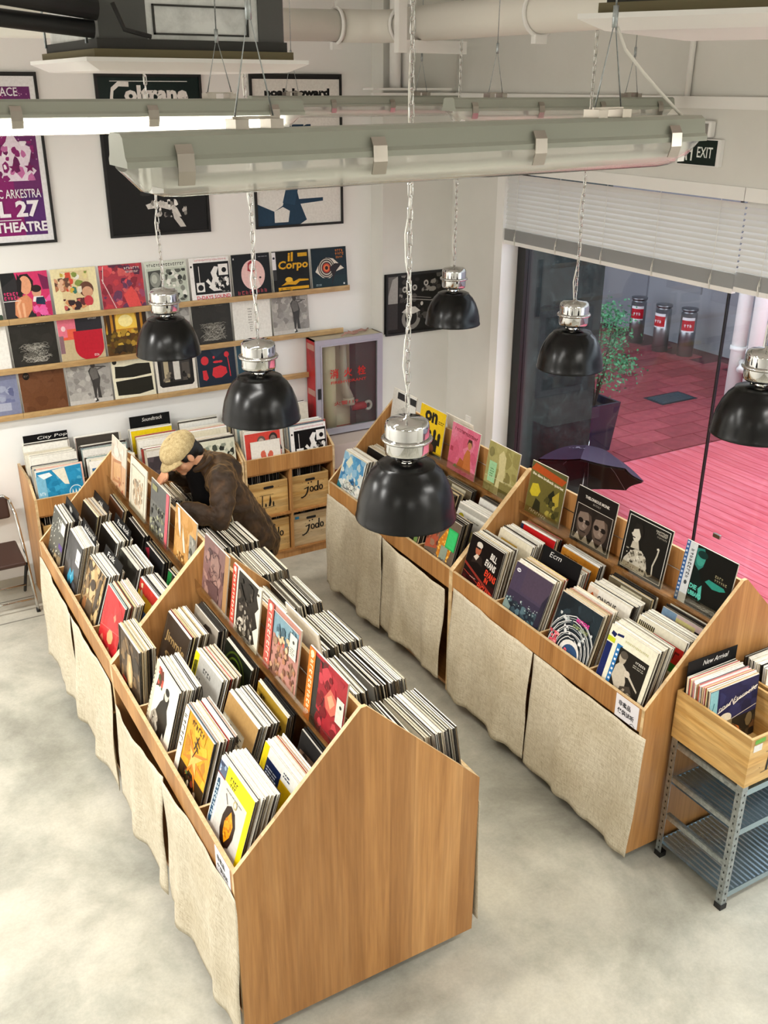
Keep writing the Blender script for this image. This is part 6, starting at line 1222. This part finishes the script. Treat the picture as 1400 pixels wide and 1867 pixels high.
# ------------------------------------------------------------------ galvanised rack with crates
rk = thing('metal_rack', 'low galvanised slotted metal rack at the right edge holding pine crates', 'rack', (2.35, 2.13, 0))
RW, RD, RH = .95, .435, .735
slot = MB().box(-.0028, .0028, -.0008, .0008, 0, .011).mesh('slot', M_BLACKM)
for ix, x in enumerate((0, RW)):
    for iy, y in enumerate((0, RD)):
        sx = 1 if ix == 0 else -1; sy = 1 if iy == 0 else -1
        p = MB().box(min(x, x+sx*.035), max(x, x+sx*.035), min(y, y+sy*.0022), max(y, y+sy*.0022), .02, RH).box(min(x, x+sx*.0022), max(x, x+sx*.0022), min(y+sy*.0022, y+sy*.035), max(y+sy*.0022, y+sy*.035), .02, RH)
        post = p.obj('post', M_STEEL, rk)
        MB().box(min(x-sx*.003, x+sx*.038), max(x-sx*.003, x+sx*.038), min(y-sy*.003, y+sy*.038), max(y-sy*.003, y+sy*.038), 0, .03).obj('foot', M_BLACKM, post)
        if iy == 0:
            for k in range(16): link('slot', slot, post, (x+sx*.018, y-sy*.0006, .05+k*.042))
        if ix == 0:
            for k in range(16):
                s_ = link('slot', slot, post, (x-sx*.0006, y+sy*.018, .05+k*.042)); s_.rotation_euler = (0, 0, R(90))
for z in (.70, .50, .27):
    for x in (0.003, RW-.006):
        MB().box(x, x+.003, .035, RD-.035, z-.018, z+.018).box(x, x+.02, .035, RD-.035, z+.012, z+.015).obj('side_rail', M_STEEL, rk)
for z, nm in ((.09, 'shelf'), (.47, 'shelf'), (.70, 'shelf')):
    m = MB(); n = 64
    def fn(u, v, z=z): 
        i = int(round(u*n)); return (.005+u*(RW-.01), .008+v*(RD-.016), z+(.004 if i % 2 else 0))
    m.grid(fn, n, 1, smooth=False).box(.004, RW-.004, .004, .008, z-.03, z+.004).box(.004, RW-.004, RD-.008, RD-.004, z-.03, z+.004)
    sh = m.obj(nm, M_ZINC, rk)
MB().box(.30, .345, -.004, .004, .70, .735).obj('corner_cap', M_BLACKM, rk) if False else None
cr = crate((2.525, 2.125, .737), .36, .445, .262, 'pine crate of new arrivals on the metal rack with a green and a blue sticker', 'new', False, group='pine crates on the metal rack')
cr2 = crate((2.91, 2.16, .737), .36, .41, .262, 'pine crate at the right edge of the metal rack with pale records', 'bars', False, group='pine crates on the metal rack')
sign_card((2.535, 2.552, .757), 0, 'New Arrival', 'black card reading New Arrival behind the crate records', .325, .395, 0)
sleeve((2.525, 2.375, .757), (R(-4), 0, 0), 'navy and brown record sleeve with cream script at the front of the new arrivals crate', '2a2c52', 'e8dcd0', .006, cov('d_navy'), 'records in the rack crates')
sleeve((2.91, 2.40, .757), (R(-4), 0, 0), 'pale record sleeve in the crate at the right edge', 'dfe4e4', 'e8e6e0', .006, cov('d_pale'), 'records in the rack crates')
for i in range(15):
    for x, pal, lb in ((2.525, WARM+['c8504a', 'd88a8a', '5a6a6a', 'e8c0b8'], 'record sleeve in the new arrivals crate between navy sleeve and black card'), (2.91, WHITE, 'record sleeve filed behind the pale sleeve in the right edge crate')):
        p = (x+qs.uniform(-.008, .008), 2.384+i*.0098, .757+qs.uniform(0, .006))
        PENDING.append((0, p, (R(-3), 0, R(qs.uniform(-1, 1))), qs.choice(pal), qs.choice(pal), qs.choice(pal+SIDES), .0065, lb))

# ------------------------------------------------------------------ edge-on sleeves: nearest ones single, the rest one mass
def short(lb):
    if lb.startswith('record sleeve') : return lb
    s = lb.split(',')[0]
    s = s.replace(' record sleeve', ' one') if len(s.split()) > 9 else s
    for sep in (' in the ', ' of the ', ' beside ', ' behind ', ' at the ', ' under ', ' near ', ' below '):
        if len(s.split()) > 10: s = s.split(sep)[0]
    r_ = 'sleeve filed edge-on behind the ' + s
    if len(r_.split()) > 16: print('LONG', r_)
    return r_
PENDING.sort(key=lambda t_: t_[0])
room_left = 300-len(IND)
for i, (d_, p, rot, face, edge, side_, th, lb) in enumerate(PENDING):
    if i < room_left: sleeve(p, rot, short(lb), face, edge, round(th, 3), None, short(lb).replace('record sleeve', 'records'), side_)
    else: stuff_sleeve(p, rot, face, edge, side_, th)
so = STUFF.obj('record_sleeves', M_PRINT); so['kind'] = 'stuff'; so['label'] = 'many more record sleeves packed edge-on in the bins and shelf trays'; so['category'] = 'records'
# ------------------------------------------------------------------ the person leaning over the left bin
M_SKIN = mat('skin', 'd8a07c', .5, 0, **{'Subsurface Weight': .1})
M_CORD = mat('brown_velvet', '46301a', .75, 0, **{'Sheen Weight': .6})
t = NT(M_CORD); t.b.inputs['Sheen Tint'].default_value = rgba('b58a4a'); t.b.inputs['Sheen Roughness'].default_value = .4
t.col(t.ramp(t.noise(t.coord((1, 1, 1)), 7, 4, .6, .6), [(.3, '1a0f05'), (.55, '2e1c09'), (.75, '523614')]))
t.bump(t.noise(t.coord((1, 1, 1)), 16, 3, .5, 1.0), .5, .012)
M_TWEED = mat('tweed', 'b39b6a', .95)
t = NT(M_TWEED); n1 = t.noise(t.coord((1, 1, 1)), 260, 2, .8); n2 = t.noise(t.coord((1, 1, 1)), 45, 3, .7)
t.col(t.mix(.5, t.ramp(n1, [(.3, '6d5c38'), (.5, 'b8a274'), (.7, 'e0d2ac')]), t.ramp(n2, [(.35, '9a8252'), (.6, 'cbb788')]))); t.bump(n1, .5, .002)
M_HAIR = mat('black_hair', '0c0a09', .5); M_TROU = mat('dark_trousers', '0e0d0e', .9, 0, **{'Specular IOR Level': .1}); M_SHOE = mat('black_shoe', '141212', .4)
PO = Vector((1.40, 5.31, 0))
per = thing('person', 'person in a brown velvet jacket and tweed flat cap bending over the record bin', 'person', PO)
def V(x, y, z): return Vector((x, y, z))-PO
def ball(mb_, c, r, Mx=None, n=20, m=14):
    """ellipsoid; r = (rx, ry, rz); Mx optional rotation"""
    i0 = len(mb_.v); prof = [(math.sin(math.pi*j/m), -math.cos(math.pi*j/m)) for j in range(m+1)]
    prof[0] = (1e-4, -1); prof[-1] = (1e-4, 1)
    mb_.lathe(prof, n, cap=True)
    T_ = Matrix.Translation(Vector(c)) @ (Mx.to_4x4() if Mx is not None else Matrix.Identity(4)) @ Matrix.Diagonal((*r, 1)); mb_.xform(T_, i0)
def limb(mb_, pts, rads, n=16):
    mb_.tube(pts, rads, n)
    for p, r in zip(pts, rads): ball(mb_, p, (r, r, r))
def fuse(mb_, name, m, vox, parent, smooth=4, disp=None):
    o = mb_.obj(name, m, parent)
    rm = o.modifiers.new('fuse', 'REMESH'); rm.mode = 'VOXEL'; rm.voxel_size = vox; rm.use_smooth_shade = True
    sm = o.modifiers.new('soft', 'SMOOTH'); sm.iterations = smooth; sm.factor = .5
    if disp:
        tx = bpy.data.textures.new(name+'_folds', 'CLOUDS'); tx.noise_scale = disp[0]; tx.noise_depth = 2
        d = o.modifiers.new('folds', 'DISPLACE'); d.texture = tx; d.strength = disp[1]; d.mid_level = .5; d.texture_coords = 'LOCAL'
    return o
# head frame
fdir = Vector((-.80, -.10, -.60)).normalized(); rdir = fdir.cross(Vector((0, 0, 1))).normalized(); udir = rdir.cross(fdir).normalized()
HR = Matrix((rdir, fdir, udir)).transposed()
HC = V(.885, 5.275, 1.575)
def hp(x, y, z): return HC + HR @ Vector((x, y, z))
b = MB()
ball(b, hp(0, -.012, .03), (.076, .096, .092), HR); ball(b, hp(0, .028, -.045), (.056, .062, .066), HR); ball(b, hp(0, .072, -.088), (.026, .022, .02), HR)
ball(b, hp(0, .098, -.012), (.013, .02, .028), HR); ball(b, hp(0, .104, -.024), (.017, .014, .012), HR); ball(b, hp(0, .086, -.052), (.024, .012, .008), HR); ball(b, hp(0, .084, -.064), (.021, .012, .008), HR)
for s in (-1, 1):
    ball(b, hp(s*.076, -.008, -.012), (.011, .02, .032), HR); ball(b, hp(s*.04, .055, -.03), (.026, .025, .03), HR); ball(b, hp(s*.032, .078, .022), (.026, .014, .009), HR)
SHL, SHR = V(1.045, 5.085, 1.44), V(1.05, 5.475, 1.43)
ELL, ELR = V(.985, 4.985, 1.235), V(1.00, 5.56, 1.27)
WRL, WRR = V(.80, 5.07, 1.315), V(.835, 5.49, 1.395)
NK, CH, WA, HP = V(1.00, 5.28, 1.50), V(1.09, 5.29, 1.37), V(1.20, 5.30, 1.17), V(1.315, 5.32, .98)
limb(b, [hp(0, -.03, -.04), NK, CH], [.055, .058, .09]); limb(b, [CH, WA, HP], [.09, .09, .085])
limb(b, [SHL, CH, SHR], [.055, .1, .055]); limb(b, [SHL, ELL, WRL], [.05, .042, .028]); limb(b, [SHR, ELR, WRR], [.05, .042, .028])
LEGS = []
for s, foot in ((-1, V(1.42, 5.19, .08)), (1, V(1.38, 5.44, .08))):
    hip = HP+Vector((.02, s*.09, -.03)); kn = (hip+foot)/2+Vector((-.03, 0, .02)); LEGS.append((hip, kn, foot)); limb(b, [hip+Vector((-.02, -s*.015, -.03)), kn, foot], [.07, .058, .045])
    ball(b, foot+Vector((-.07, 0, -.045)), (.12, .045, .032))
# hands: palm and five fingers reaching down into the sleeves
def hand(wr, dirv, side, curl):
    d = dirv.normalized(); nrm = d.cross(Vector((0, 1, 0))).normalized(); acr = nrm.cross(d).normalized()
    Mx = Matrix((acr, d, nrm)).transposed()
    ball(b, wr+d*.05, (.040, .052, .019), Mx); limb(b, [wr, wr+d*.04], [.027, .026])
    for k, (ox, ln) in enumerate(((-.030, .066), (-.010, .078), (.010, .074), (.029, .058))):
        p0 = wr+d*.088+acr*ox*1.0; p1 = p0+(d*.9+nrm*-curl*.5)*ln*.42; p2 = p1+(d*.6-nrm*curl)*ln*.36; p3 = p2+(d*.25-nrm*curl*1.1)*ln*.28
        limb(b, [wr+d*.06+acr*ox*.8, p0, p1, p2, p3], [.010, .0095, .009, .0085, .0075], 10)
    p0 = wr+d*.03+acr*side*.032; p1 = p0+d*.03+acr*side*.022; p2 = p1+d*.028+acr*side*.004-nrm*.01; limb(b, [p0, p1, p2], [.012, .0105, .0085], 10)
hand(WRR, Vector((-.55, -.35, -.40)), -1, .7)
hand(WRL, Vector((-.60, .10, -.45)), 1, .6)
fuse(b, 'body', M_SKIN, .0055, per, 3)
# jacket
j = MB()
limb(j, [NK+Vector((.012, 0, -.02)), CH, WA, HP, HP+Vector((.035, 0, -.12))], [.086, .130, .132, .138, .150])
limb(j, [SHL, CH+Vector((.03, 0, .03)), SHR], [.082, .13, .082])
limb(j, [CH+Vector((.0, -.08, 0)), WA+Vector((0, -.08, 0)), HP+Vector((.0, -.07, -.06))], [.108, .112, .122]); limb(j, [CH+Vector((0, .08, 0)), WA+Vector((0, .08, 0)), HP+Vector((0, .07, -.06))], [.108, .112, .122])
limb(j, [SHL+Vector((.01, 0, -.005)), (SHL+ELL)/2+Vector((.01, -.01, 0)), ELL, (ELL+WRL)/2, WRL+(ELL-WRL)*.05], [.084, .078, .072, .062, .05]); limb(j, [SHR, ELR, WRR+(ELR-WRR)*.12], [.08, .068, .048])
jk = fuse(j, 'jacket', M_CORD, .008, per, 6, (.075, .036))
# collar
cl = MB(); cpts = []
for i in range(15):
    a_ = R(-140+280*i/14); dd = (NK-CH).normalized(); s1 = Vector((0, 1, 0)); s2 = dd.cross(s1).normalized()
    cpts.append(NK+dd*(.018)+(s1*math.sin(a_)-s2*math.cos(a_)*-1)*.082)
cl.tube(cpts, [.018]*15, 8); cl.obj('collar', M_CORD, jk)
for p in (V(1.09, 5.10, 1.16),): ball_ = MB(); ball(ball_, p, (.009, .006, .009)); ball_.obj('button', mat('brass_button', 'b09a66', .35, .7), jk)
sh = MB(); limb(sh, [V(.955, 5.28, 1.46), V(1.02, 5.28, 1.30)], [.07, .10]); fuse(sh, 'shirt', M_TROU, .009, per, 3)
tr = MB()
for (hip, kn, foot) in LEGS: limb(tr, [hip+Vector((-.02, 0, .0)), kn, foot+Vector((0, 0, .03))], [.09, .08, .07])
limb(tr, [HP+Vector((-.01, -.05, -.04)), HP+Vector((-.01, .05, -.04))], [.11, .11]); fuse(tr, 'trousers', M_TROU, .011, per, 4)
for (hip, kn, foot) in LEGS: s_ = MB(); ball(s_, foot+Vector((-.06, 0, -.04)), (.15, .052, .04)); s_.obj('shoe', M_SHOE, per)
# hair, eyes, cap
hr = MB(); ball(hr, hp(0, -.030, .018), (.082, .088, .092), HR); ball(hr, hp(0, -.075, -.035), (.062, .045, .055), HR)
for s in (-1, 1): ball(hr, hp(s*.070, .022, .02), (.014, .022, .04), HR)
fuse(hr, 'hair', M_HAIR, .006, per, 2)
for s in (-1, 1):
    e = MB(); ball(e, hp(s*.031, .082, .006), (.012, .006, .005), HR); e.obj('eye', M_HAIR, per)
    e = MB(); ball(e, hp(s*.033, .088, .027), (.02, .006, .004), HR); e.obj('eyebrow', M_HAIR, per)
cp = MB(); N, K = 40, 12; vs = []; fs = []
for k in range(K+1):
    ph = k/K*math.pi*.56
    for i in range(N):
        a_ = 2*math.pi*i/N; seam = 1-.035*max(0, 1-abs((a_/(math.pi/4)+.5) % 1-.5)*9)*math.sin(ph)
        puff = 1.0+.05*math.sin(ph*1.7)
        x, y = math.sin(ph)*math.cos(a_)*.102*seam*puff, math.sin(ph)*math.sin(a_)*.122*seam*puff
        zz = math.cos(ph)*.078*(1 if k < K else .8) - (.012 if k >= K-1 else 0)
        vs.append(hp(x, y+.0, zz+.062-.16*max(0, y)*.5))
for k in range(K): fs += [(k*N+i, k*N+(i+1) % N, (k+1)*N+(i+1) % N, (k+1)*N+i) for i in range(N)]
cp.add(vs, fs, None, 0, True); cap_ = cp.obj('flat_cap', M_TWEED, per)
vz = MB()
def visor(u, v):
    a_ = R(28+124*u); r_ = .085+.075*v*math.sin(math.pi*u)**.6
    return hp(math.cos(a_)*(.098+.012*v), math.sin(a_)*(.105+.06*v*math.sin(math.pi*u)**.7), .045-.030*v-.01*math.cos(math.pi*(u-.5))*0)
vz.grid(visor, 18, 4); vo = vz.obj('visor', M_TWEED, cap_); sd = vo.modifiers.new('t', 'SOLIDIFY'); sd.thickness = .008
bt = MB(); ball(bt, hp(0, 0, .142), (.011, .011, .006), HR); bt.obj('cap_button', M_TWEED, cap_)
